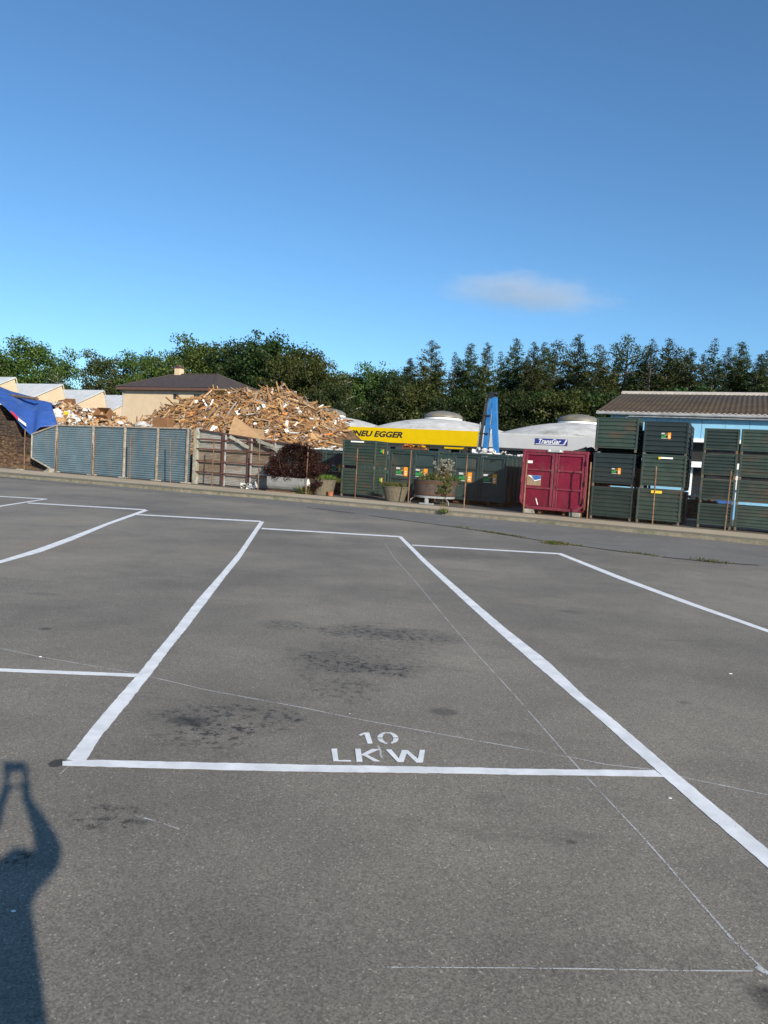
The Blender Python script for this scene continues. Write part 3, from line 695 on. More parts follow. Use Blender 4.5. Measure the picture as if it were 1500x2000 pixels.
m_ = MB(); m_.tube([(-.3, -.17, zE+.0), (HL, -.17, zE-.03)], .07, 8); m_.tube([(.9, -.05, zE-.3), (1.3, -.15, zE-.13), (HL, -.15, zE-.16)], .025, 6); m_.build('gutter', 'steel_grey', bh)
m_ = MB(); m_.extr([(.35, .5, zE+.04), (.35, 2*rdep, zE+.04), (.35, rdep, zR-.1)], (.3, 0, 0)); m_.build('gable', 'hall_dark', bh)

# ------------------------------------------------------------------ fences
cf = thing('corrugated_fence', 'blue-grey corrugated sheet fence with cut-off left corners and pale posts', 'fence', W(0, .85, .1), STREET)
def corr(mb, xl, xr, z0, z1, wave=.118, amp=.022, y=0., step=8, m=0, seed=0):
    n = int((z1-z0)/wave*step); rows = []
    for i in range(n+1):
        z = z0+(z1-z0)*i/n
        rows.append((xl(z), xr(z), z, y-amp*math.cos(2*math.pi*z/wave)))
    for i in range(n):
        a, b = rows[i], rows[i+1]
        if a[1]-a[0] < .01 and b[1]-b[0] < .01: continue
        mb.quad((a[0], a[3], a[2]), (a[1], a[3], a[2]), (b[1], b[3], b[2]), (b[0], b[3], b[2]), m)
zt0, zt1 = 2.64, 2.78
def ztop(s): return zt0+(zt1-zt0)*(s-1.5)/9.9
def left_edge(z):
    if z < .7: return -.45+(.7-z)/.68*2.05
    if z > 2.06: return -.45+(z-2.06)/.58*2.0
    return -.45
posts = [-.45, 1.55]
ps = [1.62]+[ST(px, 900, .8)[0] for px in (181, 243, 307)]+[11.15]
edges = [-.45]+ps[1:]
sec = [(-.45, ps[1]), (ps[1], ps[2]), (ps[2], ps[3]), (ps[3], 11.3)]
for k, (a, b) in enumerate(sec):
    m_ = MB()
    corr(m_, (lambda z, a=a: max(left_edge(z), a)) if k == 0 else (lambda z, a=a: a+.003), lambda z, b=b: b-.003, .03, ztop((a+b)/2))
    m_.build('sheet', 'blue_grey_sheet', cf, smooth=True)
for k, x in enumerate(ps):
    m_ = MB(); h = ztop(x)+.03
    m_.box(x-.055, -.12, .02, x+.055, -.035, h, b=.008); m_.build('post', 'weathered_rail', cf)
    m_ = MB(); m_.box(x-.28, -.2, -.02, x+.28, .02, .05, b=.02); m_.build('footing', 'concrete', cf)
m_ = MB()
for (a, b) in (((-.45, .7), (-.45, 2.06)), ((-.45, 2.06), (1.55, ztop(1.5)+.0)), ((-.45, .7), (1.6, .02)), ((1.55, ztop(1.5)), (11.3, ztop(11.3)))):
    m_.tube([(a[0], -.05, a[1]), (b[0], -.05, b[1])], .045, 6)
m_.build('edge_rail', 'weathered_rail', cf)
# leaning short posts in front of the sheet (belonging to the street fence) follow below

gf = thing('scrap_sheet_fence', 'grey rust-stained corrugated fence on red-brown posts with sloping top', 'fence', W(11.45, 1.15, .1), STREET)
GZ = [(0, 2.78), (4.75, 2.33), (6.1, 2.26), (6.75, 1.93), (6.8, 1.9)]
def gtop(x):
    for (a, za), (b, zb) in zip(GZ, GZ[1:]):
        if x <= b: return za+(zb-za)*(x-a)/(b-a)
    return GZ[-1][1]
secx = [0.1]+[ST(px, 900, .95)[0]-11.45 for px in (432, 483, 529)]+[6.75]
for k in range(4):
    a, b = secx[k], secx[k+1]
    for j, (z0_, z1) in enumerate(((.04, .62), (.6, 1.2), (1.18, 1.8), (1.78, 2.8))):
        m_ = MB()
        def xr(z, a=a, b=b):
            x = b
            while x > a and gtop(x) < z: x -= .02
            return max(x, a)
        corr(m_, lambda z, a=a: a, xr, z0_, min(z1, gtop(a)), y=.012*j+.02*((k+j) % 2), wave=.076, amp=.014, step=6)
        m_.build('sheet', 'galvanised_brown' if (k*3+j*5) % 4 == 1 or j == 2 and k in (0, 2) else 'galvanised', gf, smooth=True)
for x in secx[1:4]:
    m_ = MB(); m_.box(x-.06, -.12, 0, x+.06, -.03, gtop(x)+.02); m_.build('post', 'red_brown_steel', gf)
    m_ = MB(); m_.box(x+.09, -.09, 0, x+.15, -.03, gtop(x)+.02); m_.build('post', 'steel_grey', gf)
for z in (.62, 1.2, 1.8, 2.28):
    m_ = MB(); xe = 6.7
    while gtop(xe) < z+.06: xe -= .05
    m_.box(.1, -.16, z-.035, xe, -.122, z+.035); m_.build('rail', 'red_brown_steel', gf)
m_ = MB()
for (a, za), (b, zb) in zip(GZ, GZ[1:-1]): m_.tube([(a, -.06, za), (b, -.06, zb)], .045, 6)
m_.build('top_rail', 'eave_brown', gf)
for (dx, w_) in ((-.05, .09), (.1, .06)):
    m_ = MB(); m_.box(dx-w_, -.14, -.03, dx+w_, .02, 2.83+dx*.3, b=.015); m_.build('timber_post', 'mossy_timber', gf)
for k, (x0, z0_, x1, z1) in enumerate(((2.2, 2.5, 3.4, 1.98), (3.85, 2.42, 5.5, 1.78), (3.95, 2.34, 4.9, 2.12))):
    m_ = MB(); a = Vector((x0, -.2-.04*k, z0_)); b = Vector((x1, -.2-.04*k, z1)); d = (b-a).normalized(); nrm = Vector((-d.z, 0, d.x))*.07
    m_.extr([a-nrm, b-nrm, b+nrm, a+nrm], (0, .025, 0)); m_.build('loose_board', 'mossy_timber', gf)

sfn = thing('wire_fence', 'rusty tubular posts carrying thin chain link mesh along the pavement', 'fence', W(0, 0, .1), STREET)
px_posts = [(-2.6, 2.3), (0, 2.32), (2.6, 2.26), (5.48, 2.22), (8.08, 2.25), (10.83, 2.2), (13.45, 2.28), (16.2, 2.2), (18.86, 2.18), (21.4, 2.2), (23.96, 2.24), (26.47, 2.2), (28.95, 1.55+.6), (31.42, 2.15), (33.76, 2.12), (36.16, 2.1), (38.7, 2.1)]
for k, (x, h) in enumerate(px_posts):
    m_ = MB(); q = random.Random(k); l = q.uniform(-.04, .04)
    if k == 5: l = -.13
    m_.tube([(x, 0, -.05), (x+l*.5, 0, h*.5), (x+l, q.uniform(-.03, .03), h)], .027, 8); m_.build('post', 'rusty_post', sfn)
m_ = MB(); x = 11.6
while x < 38.6:
    for sgn in (1, -1):
        xa, xb = x, x+sgn*1.95
        if 11.4 < xb < 38.7:
            y = .045+.004*sgn; w_ = .0009
            m_.quad((xa-w_, y, .06), (xa+w_, y, .06), (xb+w_, y, 2.01), (xb-w_, y, 2.01))
    x += .105
m_.build('chain_link_mesh', 'rusty_post', sfn)

# ------------------------------------------------------------------ containers
def sticker(parent, x, z, w, y, small=False):
    """company sticker: two lines of small white print, green letters 'edi' with swoosh, orange panel"""
    mb = MB()
    h = w*.62; q = random.Random(5)
    for r_, zz in ((0, z+h*.88), (1, z+h*.76)):
        xx = x
        while xx < x+w*.33:
            l = q.uniform(.02, .05)*w; mb.box(xx, y, zz, xx+l, y+.002, zz+h*.085, 0); xx += l+.008*w
    for zz in (z+h*.9,):
        xx = x+w*.4
        while xx < x+w*.62: mb.box(xx, y, zz, xx+.035*w, y+.002, zz+h*.05, 3); xx += .05*w
    textmesh(mb, 'edi', x+.01*w, z+h*.16, h*.52, y, m=1, bold=.02, width=w*.46)
    mb.box(x+.01*w, y, z, x+.6*w, y+.002, z+h*.055, 0)
    mb.poly([(x+.42*w, y, z+h*.62), (x+.52*w, y, z+h*.52), (x+.66*w, y, z+h*.72), (x+.64*w, y, z+h*.78), (x+.53*w, y, z+h*.64), (x+.44*w, y, z+h*.68)], 3)
    mb.box(x+.68*w, y-.001, z-h*.08, x+w, y+.002, z+h*1.05, 2)
    for k in range(3):
        zz = z+h*(.12+.29*k); mb.box(x+.76*w, y-.004, zz, x+.91*w, y-.002, zz+h*.13, 3 if k == 2 else 0)
    return mb.build('company_sticker', ['sign_white', 'sticker_green', 'sticker_orange', 'sticker_amber'], parent)
def rolloff(name, label, loc, w, h, depth, mat, fmat, dmats=None, chamfer=0., base=.22, stick=(), rz=STREET, group=None, inner=None):
    t = thing(name, label, 'container', loc, rz, group)
    fw = .10; z0 = base; z1 = h
    # body shell: floor, two sides, back; ribs on the sides
    b = MB()
    b.box(0, .12, z0, .06, depth, z1); b.box(w-.06, .12, z0, w, depth, z1); b.box(.06, depth-.06, z0, w-.06, depth, z1); b.box(.06, .12, z0, w-.06, depth-.06, z0+.08)
    b.box(-.05, .13, z1, .1, depth+.02, z1+.09); b.box(w-.1, .13, z1, w+.05, depth+.02, z1+.09); b.box(.1, depth-.08, z1, w-.1, depth+.02, z1+.09)
    b.build('body', mat, t)
    r = MB(); r2_ = MB(); k = 0
    y = .55
    while y < depth-.1:
        r.box(-.075, y, z0+.02, -.003, y+.1, z1-.003); r2_.box(w+.003, y, z0+.02, w+.075, y+.1, z1-.003); y += .62
    r.build('side_ribs', mat, t); r2_.build('side_ribs', mat, t)
    # front frame
    f = MB(); c = chamfer
    f.box(-.05, 0, z0+c, fw-.05, .118, z1+.09, b=.012); f.box(w-fw+.05, 0, z0+c, w+.05, .118, z1+.09, b=.012); f.box(fw-.05, .003, z1-.02, w-fw+.05, .115, z1+.088, b=.012)
    f.box(c, .003, z0-.02, w-c, .115, z0+.10, b=.012)
    if c:
        f.extr([(-.05, .004, z0+c), (fw-.05, .004, z0+c), (c+.06, .004, z0+.1), (c, .004, z0-.018)], (0, .11, 0)); f.extr([(w+.05, .004, z0+c), (w-c, .004, z0-.018), (w-c-.06, .004, z0+.1), (w-fw+.05, .004, z0+c)], (0, .11, 0))
    f.build('front_frame', fmat, t)
    mid = w*.5
    for k, (xa, xb) in enumerate(((fw-.04, mid-.012), (mid+.012, w-fw+.04))):
        d = MB(); c2 = max(0, c-.06)
        za, zb = z0+.11, z1-.03
        pl = [(xa, .085, za+(c2 if k == 0 else 0)), (xb, .085, za+(c2 if k else 0)), (xb, .085, zb), (xa, .085, zb)]
        if c2: pl = [(xa, .085, za+c2), (xa+c2, .085, za), (xb, .085, za), (xb, .085, zb), (xa, .085, zb)] if k == 0 else [(xa, .085, za), (xb-c2, .085, za), (xb, .085, za+c2), (xb, .085, zb), (xa, .085, zb)]
        d.extr(pl, (0, .03, 0)); dr = d.build('door', (dmats or mat), t)
        s = MB()
        hz = [za+(zb-za)*.34, za+(zb-za)*.68]
        for zz in hz: s.box(xa+.1, .035, zz-.035, xb-.1, .082, zz+.035, b=.008)
        s.box(xb-.1 if k == 0 else xa, .03, za+(0 if True else c2), xb if k == 0 else xa+.1, .083, zb, b=.008)
        s.box(xa if k == 0 else xb-.1, .03, za+c2+.02, xa+.1 if k == 0 else xb, .083, zb, b=.008)
        s.box(xa+.1, .034, zb-.09, xb-.1, .083, zb-.003, b=.008)
        s.build('stiffeners', fmat, dr)
        if k == 1:
            q = MB(); q.tube([(xa+.15, .02, z0+.05), (xa+.15, .02, z1-.1)], .018, 6)
            for zz in (z0+.2, z0+.9, z1-.5): q.box(xa+.11, .0, zz, xa+.19, .03, zz+.06)
            q.build('latch_rod', fmat, dr)
        hx = -.02 if k == 0 else w+.02
        for zz in (z0+.45, z0+(z1-z0)*.5, z1-.35):
            hb = MB(); hb.tube([(hx, -.03, zz-.09), (hx, -.03, zz+.09)], .035, 8); hb.build('hinge', fmat, dr)
        for (side, sx, sz, sw) in stick:
            if side == k: sticker(t if False else dr, xa+sx, sz, sw, .028 if False else .080)
    u = MB(); u.box(w*.5-.55, .15, z0-.18, w*.5-.43, depth, z0-.004); u.box(w*.5+.43, .15, z0-.18, w*.5+.55, depth, z0-.004); u.build('skid_rails', 'rust', t)
    for x in (.2, w-.2):
        q = MB(); q.tube([(x-.12, .22, z0-.12), (x+.12, .22, z0-.12)], .085, 12); q.build('roller', 'rust', t)
    return t
SB = .1
# maroon container
red = rolloff('maroon_container', 'maroon roll-off container with two scuffed doors and a landscape picture sticker', W(28.66, .55, SB), 2.48, 2.46, 6.0, 'maroon_paint', 'maroon_frame_paint', chamfer=.25, base=.2)
drs = [c for c in red.children if c.name.startswith('door')]
pic = MB(); x0, z0 = ST(1028.5, 947, .63); x1, z1 = ST(1057, 929, .63); x0 -= 28.66; x1 -= 28.66; z0 -= .1; z1 -= .1
pic.box(x0, .074, z0, x1, .083, z1, 0)
hh = z1-z0; ww = x1-x0
pic.poly([(x0+.45*ww, .071, z0+.62*hh), (x0+.62*ww, .071, z0+.50*hh), (x0+ww*.98, .071, z0+.70*hh), (x0+ww*.98, .071, z0+.97*hh), (x0+.4*ww, .071, z0+.97*hh)], 1)
pic.poly([(x0+.03*ww, .069, z0+.97*hh), (x0+.25*ww, .069, z0+.97*hh), (x0+.55*ww, .069, z0+.5*hh), (x0+.98*ww, .069, z0+.68*hh), (x0+.98*ww, .069, z0+.6*hh), (x0+.55*ww, .069, z0+.42*hh), (x0+.42*ww, .069, z0+.68*hh)], 2)
pic.build('picture_sticker', ['wood_d', 'bin_blue', 'sign_white'], drs[0])
m_ = MB(); m_.box(.15, .076, 2.0, .35, .083, 2.1); m_.build('white_label', 'sign_white', drs[0])
m_ = MB(); m_.box(.95, -.05, 2.47, 1.55, .1, 2.56); m_.box(1.0, -.055, 2.5, 1.07, -.052, 2.56, 1); m_.box(1.42, -.055, 2.5, 1.49, -.052, 2.56, 1); m_.build('door_catch', ['steel_grey', 'sign_white'], red)
m_ = MB(); m_.extr([(.66, .074, .36), (.70, .074, .36), (.60, .074, .62), (.57, .074, .62)], (0, .008, 0)); m_.build('tape_strip', 'sign_white', drs[0])
for x in (.12, 1.95):
    m_ = MB(); m_.box(0, 0, 0, .42, .35, .17, b=.015); o = m_.build('timber_block', 'mossy_timber'); o.location = W(28.66+x, .55, .1); o.rotation_euler = (0, 0, STREET)
    tag(o, 'timber block under the left end of the maroon container' if x < 1 else 'timber block under the right end of the maroon container', 'block', 'timber blocks under the maroon container')
m_ = MB(); m_.extr([(2.49, .02, .3), (2.55, .02, .3), (2.55, .02, 1.75), (2.49, .02, 1.75)], (0, .05, 0)); m_.build('rust_streak', 'rust', red)

contA = rolloff('green_container', 'dark green roll-off container with a rusty steel beam resting on its rim', W(21.47, 3.0, SB), 2.5, 2.25, 6.2, 'slate_green_paint', 'slate_green_paint', stick=((0, .33, 1.12, .60), (1, .14, 1.10, .60)), group='dark green roll-off containers')
contB = rolloff('green_container', 'dark green roll-off container heaped with white plastic scrap beside the maroon one', W(24.72, 3.0, SB), 2.52, 2.24, 6.2, 'slate_green_paint', 'slate_green_paint', stick=((0, .24, 1.05, .62), (1, .20, 1.05, .62)), group='dark green roll-off containers')
contL = rolloff('green_container', 'dark green roll-off container half hidden by the purple shrub', W(16.72, 3.0, SB), 2.3, 2.04, 6.0, 'slate_green_paint', 'slate_green_paint', stick=((1, .45, 1.08, .55),), group='dark green roll-off containers')

def chips(mb, n, fpos, size, mats, seed, thick=.03, flat=.5):
    q = random.Random(seed)
    for _ in range(n):
        p = Vector(fpos(q)); s = q.uniform(*size)
        rot = Matrix.Rotation(q.uniform(0, 6.28), 4, 'Z') @ Matrix.Rotation(q.gauss(0, flat), 4, 'X') @ Matrix.Rotation(q.gauss(0, flat), 4, 'Y')
        mt = Matrix.Translation(p) @ rot
        mb.box(-s/2, -s*q.uniform(.2, .5), -thick/2, s/2, s*q.uniform(.2, .5), thick/2, q.randrange(len(mats)) if not isinstance(mats, dict) else 0, mat=mt)
m_ = MB()
chips(m_, 260, lambda q: (q.uniform(.15, 2.4), q.uniform(.2, 5.5), 2.12+abs(q.gauss(0, .10))), (.1, .5), [0]*1+[0, 1, 2], 3, .04, .7)
chips(m_, 40, lambda q: (q.uniform(.9, 1.6), q.uniform(.3, 1.5), 2.25+abs(q.gauss(0, .15))), (.1, .4), [0, 1], 4, .05, 1.)
for i in range(len(m_.m)): m_.m[i] = m_.m[i]
o = m_.build('plastic_scrap', ['board_white', 'paper_grey', 'void_dark', 'board_white']); o.location = W(24.72, 3.0, SB); o.rotation_euler = (0, 0, STREET)
tag(o, 'jumbled white plastic and metal scrap filling the green container beside the maroon one', 'scrap', kind='stuff')
m_ = MB(); chips(m_, 200, lambda q: (q.uniform(.1, 2.2), q.uniform(.2, 5.5), 1.98+abs(q.gauss(0, .12))), (.12, .4), [0, 1], 8, .05, .7)
o = m_.build('plastic_scrap', ['board_white', 'paper_grey']); o.location = W(16.72, 3.0, SB); o.rotation_euler = (0, 0, STREET)
tag(o, 'pale scrap filling the green container behind the purple shrub', 'scrap', kind='stuff')
m_ = MB(); chips(m_, 120, lambda q: (q.uniform(.15, 2.35), q.uniform(.3, 5.5), 2.0+abs(q.gauss(0, .1))), (.1, .5), [0, 1], 18, .04, .7)
o = m_.build('metal_scrap', ['rust', 'hall_dark']); o.location = W(21.47, 3.0, SB); o.rotation_euler = (0, 0, STREET)
tag(o, 'rusty metal scrap inside the green container under the beam', 'scrap', kind='stuff')
m_ = MB(); q = random.Random(11)
chips(m_, 90, lambda q: (q.uniform(.2, 2.4), q.uniform(.3, 5.6), 2.22+min(.14, abs(q.gauss(0, .06)))), (.2, .5), [0], 12, .06, .7)
for k in range(9): m_.tube([(q.uniform(1.75, 2.1), q.uniform(.2, 1.2), 2.5), (q.uniform(2.2, 2.75), q.uniform(.4, 1.5), 2.6+.14*q.random())], .07, 6)
o = m_.build('black_scrap', 'hose_black'); o.location = W(28.66, .55, SB); o.rotation_euler = (0, 0, STREET)
tag(o, 'black plastic and pipe scrap showing over the maroon container rim', 'scrap', kind='stuff')
# rusty beam lying over the container rim
s0, z0 = ST(784, 884, 3.05); s1, _ = ST(830, 882, 3.05)
m_ = MB()
for (dy, dz, h_) in ((0, 0, .1), (.22, .02, .12)): m_.box(0, dy, dz, s1-s0, dy+.08, dz+h_, 0, b=.01)
for k in range(9): m_.box(.05+k*.14, .08, .03, .09+k*.14, .22, .09, 1)
chips(m_, 16, lambda q: (q.uniform(.1, s1-s0-.1), q.uniform(0, .3), .14+q.uniform(0, .06)), (.1, .3), [0, 1], 5, .03, .4)
o = m_.build('rusty_beam', ['rust', 'scrap_orange']); o.location = W(s0, 3.02, SB+2.345); o.rotation_euler = (0, 0, STREET)
tag(o, 'rusty lattice beam lying across the rim of the green container', 'steel beam')

# ribbed pallet boxes
def make_box(w, d, h, mat, label, group, ribs=7, rail=.0, legm=None, split=None, trim=None):
    t = thing('pallet_box', label, 'pallet box', (0, 0, 0), 0, group)
    leg = .13; fr = .075
    b = MB(); z0, z1 = leg, h
    rh = (z1-z0-.06)/ribs
    for k in range(ribs):
        za = z0+.03+k*rh; zb = za+rh
        for (A_, B_, nrm) in (((fr, 0), (w-fr, 0), (0, -1)), ((w, fr), (w, d-fr), (1, 0)), ((w-fr, d), (fr, d), (0, 1)), ((0, d-fr), (0, fr), (-1, 0))):
            def P(p, o_, z): return (p[0]-nrm[0]*(.05-o_), p[1]-nrm[1]*(.05-o_), z)
            g_ = rh*.16
            prof = [(.0, za), (.0, za+g_), (.034, za+g_+.018), (.034, zb-.018), (.0, zb)]
            for (o1, q1), (o2, q2) in zip(prof, prof[1:]): b.quad(P(A_, o1, q1), P(B_, o1, q1), P(B_, o2, q2), P(A_, o2, q2))
    b.box(.05, .05, z0, w-.05, d-.05, z0+.05); b.box(.06, .06, z1-.12, w-.06, d-.06, z1-.10)
    b.build('ribbed_walls', mat, t)
    f = MB()
    for (x, y) in ((0, 0), (w-fr, 0), (0, d-fr), (w-fr, d-fr)): f.box(x, y, z0, x+fr, y+fr, z1, b=.01)
    for (a, c, e, g2) in ((fr, .003, w-fr, .05), (fr, d-.05, w-fr, d-.003)):
        for zz in (z0, z1-.055): f.box(a, c, zz, e, g2, zz+.055, b=.006)
    for (a, c, e, g2) in ((.003, fr, .05, d-fr), (w-.05, fr, w-.003, d-fr)):
        for zz in (z0, z1-.055): f.box(a, c, zz, e, g2, zz+.055, b=.006)
    f.build('frame', trim or mat, t)
    for (x, y) in ((.0, .0), (w-.11, .0), (.0, d-.11), (w-.11, d-.11)):
        l = MB(); l.box(x+.012, y+.012, 0.0, x+.098, y+.098, leg-.002, b=.012); l.build('leg', legm or 'leg_steel', t)
    return t
GB = 'stacked green pallet boxes'
g1 = make_box(1.55, 1.2, 1.30, 'green_paint', 'x', GB)
k1 = make_box(1.55, 1.2, 1.28, 'black_green_paint', 'x', GB, 6)
d1 = make_box(1.55, 1.2, 1.26, 'dark_green_paint', 'x', GB, 7)
used = set()
def place(src, s, t, z, label, rz=0.):
    if src.name in used: return dup(src, W(s, t, z), STREET+rz, label)
    used.add(src.name); src.location = W(s, t, z); src.rotation_euler = (0, 0, STREET+rz); src['label'] = label; return src
# first stack next to the maroon container
place(d1, 31.38, .6, .10, 'dark green box at the foot of the stack beside the maroon container')
kb = place(k1, 31.36, .62, 1.36, 'black-green box with company sticker, middle of the stack beside the maroon container', .01)
tb = place(g1, 31.38, .6, 2.70, 'weathered green box topping the tallest stack beside the maroon container', -.01)
# second stack
gl = place(g1, 33.08, .6, .10, 'green box with yellow top label at the foot of the second stack')
gm = place(g1, 33.14, .6, 1.38, 'green box with yellow and white tape, middle of the second stack', .008)
kt = place(k1, 33.13, .62, 2.62, 'black-green box with company sticker on top of the second stack')
for k, (z, lab) in enumerate(((.10, 'box at the foot of the rear stack behind the second stack'), (1.38, 'middle box of the rear stack behind the second stack'), (2.62, 'top box of the rear stack behind the second stack'))):
    place(k1 if k != 1 else d1, 33.16, 1.95, z, 'dark green '+lab).scale = (1, 1, .965)
for k, (z, lab) in enumerate(((.10, 'lowest'), (1.28, 'middle'), (2.46, 'highest'))):
    place(d1 if k != 1 else k1, 31.42, 1.95, z, lab+' dark green box of the rear stack beside the maroon container').scale = (1, 1, .93)
sticker(kb, .72, .52, .33, .011); sticker(kt, .62, .66, .33, .011)
m_ = MB(); m_.box(.66, -.004, 1.15, 1.08, .002, 1.21, 0); m_.box(.58, -.004, 1.13, .66, .002, 1.21, 1); m_.build('tape_label', ['sign_white', 'scrap_yellow'], gm)
m_ = MB(); m_.box(.48, -.006, 1.14, .86, .002, 1.24, 0); m_.build('tape_label', 'scrap_yellow', gl)
# two four-high stacks on the right with lower boxes
g2 = make_box(1.16, 1.2, .90, 'dark_green_paint', 'x', GB, 6, trim='green_paint')
g3 = make_box(1.24, 1.2, .91, 'green_paint', 'x', GB, 6)
names = ['lowest', 'second lowest', 'second highest', 'top']
for k in range(4):
    z = .10+.905*k
    place(g2, 35.19+.01*(k % 2), .8, z, names[k]+' dark green box of the four-high stack right of the gap')
    place(g3, 36.42-.012*(k % 2), .8, z+.0, names[k]+' green box of the rightmost four-high stack')
    place(g3 if k else g2, 37.75, .8, z, names[k]+' box of the stack cut by the right edge') if k < 4 else None
# two-high stack beside the purple shrub
g4 = make_box(1.72, 1.25, 1.30, 'green_paint', 'x', GB, 8)
for k, (z, lab) in enumerate(((.10, 'lower green box with rusty base between the shrub and the container'), (1.42, 'upper green box with long white label between the shrub and the container'))):
    o = place(g4, 19.9, 1.3, z, lab)
    m_ = MB(); m_.box(1.712, .72, .75, 1.722, .86, .95, 0); m_.box(1.712, .52, .80, 1.722, .70, .92, 1); m_.build('small_sticker', ['sticker_amber', 'sticker_green'], o)
    if k: m_ = MB(); m_.box(.42, -.006, 1.19, 1.1, .002, 1.25); m_.build('white_label', 'sign_white', o)
# single box and blue bin seen through the gap
place(g3, 34.55, 4.4, .10, 'green ribbed box standing far back in the gap between the stacks', .1)
m_ = MB(); m_.box(0, 0, 0, 1.5, 1.0, 1.3, b=.04)
bb = thing('blue_bin', 'bright blue bin standing in the gap between the green stacks', 'bin', W(34.9, 6.2, .1), STREET)
m_ = MB(); m_.box(.06, .05, .15, 1.44, .95, 1.3, b=.03); m_.build('body', 'bin_blue', bb)
m_ = MB(); m_.box(0, 0, 1.302, 1.5, 1.0, 1.42, b=.03); m_.build('lid', 'bin_blue', bb)
for x in (.1, 1.25):
    m_ = MB(); m_.tube([(x, .5, .08), (x+.1, .5, .08)], .08, 10); m_.build('wheel', 'hose_black', bb)
m_ = MB(); chips(m_, 24, lambda q: (q.uniform(.1, 1.1), q.uniform(.1, 1.1), .93+q.uniform(0, .12)), (.1, .35), [0, 1], 25, .05, .5)
o = m_.build('orange_scrap', ['scrap_orange', 'paper_grey']); o.location = W(34.55, 4.4, .1); o.rotation_euler = (0, 0, STREET+.1); tag(o, 'orange and white scrap lying in the green box in the gap', 'scrap', kind='stuff')
# things visible in the slots between stacked boxes
m_ = MB()

# ------------------------------------------------------------------ planters, shrub, tank
def leafcloud(mb, pts, n, size, seed, aspect=.55, m=(0,)):
    """n leaf quads scattered around clump points (centre, radius)"""
    q = random.Random(seed)
    tot = sum(r_**2 for _, r_ in pts)
    for c, r_ in pts:
        for _ in range(max(3, int(n*r_**2/tot))):
            d = Vector((q.gauss(0, 1), q.gauss(0, 1), q.gauss(0, 1))); d = d.normalized()*(r_*(q.random()**.45)*q.uniform(.75, 1.15))
            p = Vector(c)+Vector((d.x, d.y, d.z*.8))
            s = size*q.uniform(.6, 1.4); u_ = Vector((q.uniform(-1, 1), q.uniform(-1, 1), q.uniform(-.7, .7))).normalized()
            v_ = u_.cross(Vector((q.uniform(-1, 1), q.uniform(-1, 1), q.uniform(-1, 1)))).normalized()*s*aspect; u_ *= s
            i = len(mb.v); mb.v += [tuple(p-u_*.5-v_*.15), tuple(p-v_*.5), tuple(p+u_*.55), tuple(p+v_*.5)]; mb.f.append((i, i+1, i+2, i+3)); mb.m.append(m[q.randrange(len(m))])
tk = thing('trough_planter', 'long pale grey rounded concrete trough lying under the purple shrub', 'planter', W(ST(522, 945, .12)[0], .12, SB), STREET)
m_ = MB(); n = 20; L = 2.05
prof = [(.55*math.cos(a), .38+.36*math.sin(a)) for a in [math.pi+math.pi*k/10 for k in range(11)]]
m_.extr([(0, .42+y*.85, z) for (y, z) in prof]+[(0, .42+.55*.85, .70), (0, .42-.55*.85, .70)], (L, 0, 0)); m_.build('trough', 'trough_grey', tk)
m_ = MB(); m_.box(L+.002, -.02, .05, L+.09, .86, .74, b=.02); m_.build('end_plate', 'sign_white', tk)
m_ = MB(); m_.box(-.1, .05, -.02, L+.2, .2, .05, b=.01); m_.box(-.1, .6, -.02, L+.2, .75, .05, b=.01); m_.build('plank_base', 'wood_e', tk)
ps_ = thing('purple_shrub', 'dense dark purple-leaved shrub spilling over the grey trough', 'shrub', W(ST(579, 920, .5)[0], .5, SB), STREET)
q = random.Random(21); pts = []
for k in range(125):
    x = q.uniform(-1.4, 1.45); hh = 2.15*(1-(abs(x+.0)/1.85)**3.2)+q.uniform(-.12, .12); z = q.uniform(.62 if x < .75 else .15, max(.75, hh)); pts.append(((x, q.uniform(-.40, .38), z), q.uniform(.2, .32)))
for k in range(8): pts.append(((q.uniform(-.9, .2), -.35, q.uniform(.45, .62)), .1))
m_ = MB(); leafcloud(m_, pts, 20000, .085, 22); m_.build('foliage', 'leaf_purple', ps_)
m_ = MB()
for k in range(22):
    x = q.uniform(-1.2, 1.3); m_.tube([(x*.4, .1, .4), (x*.8, q.uniform(-.3, .3), 1.1), (x*1.02, q.uniform(-.4, .4), 2.0*(1-(abs(x)/1.9)**2.6)+.25*q.random())], [.016, .012, .005], 4)
m_.build('stems', 'purple_bark', ps_)
def tub(name, label, s, t, r0, r1, h, mat, n=36):
    o = thing(name, label, 'planter', W(s, t, SB), STREET)
    m_ = MB(); m_.lathe([(.02, 0), (r0*.96, 0), (r0, .03), (r1, h-.04), (r1+.03, h-.03), (r1+.03, h), (r1-.06, h), (r1-.08, h-.08), (.02, h-.08)], n); m_.build('tub', mat, o, smooth=False)
    return o
t1 = tub('pebble_planter', 'round pebble-concrete planter overgrown with grass beside the purple shrub', 19.25, .8, .48, .6, .72, 'pebble_concrete')
m_ = MB()
for k in range(7): tufts(m_, Vector((q.uniform(-.5, .5), q.uniform(-.4, .4), .62)), 120, .24, .25, 40+k, .006)
for k in range(6): tufts(m_, Vector((-.55+.2*q.uniform(-1, 1), -.5, .02)), 70, .45, .25, 60+k, .006)
m_.build('grass', ['grass_green', 'grass_dry'], t1)
m_ = MB(); tufts(m_, Vector((.2, 0, .68)), 420, .3, .32, 77, .005); m_.build('bright_grass', ['leaf_bright', 'grass_green'], t1)
t2 = tub('pebble_planter', 'tapered pebble-concrete planter with dry grass before the green container doors', 22.98, .75, .42, .58, .66, 'pebble_concrete')
m_ = MB()
for k in range(9): tufts(m_, Vector((q.uniform(-.42, .42), q.uniform(-.35, .35), .58)), 110, .28, .2, 90+k, .006)
m_.build('grass', ['grass_green', 'grass_dry'], t2)
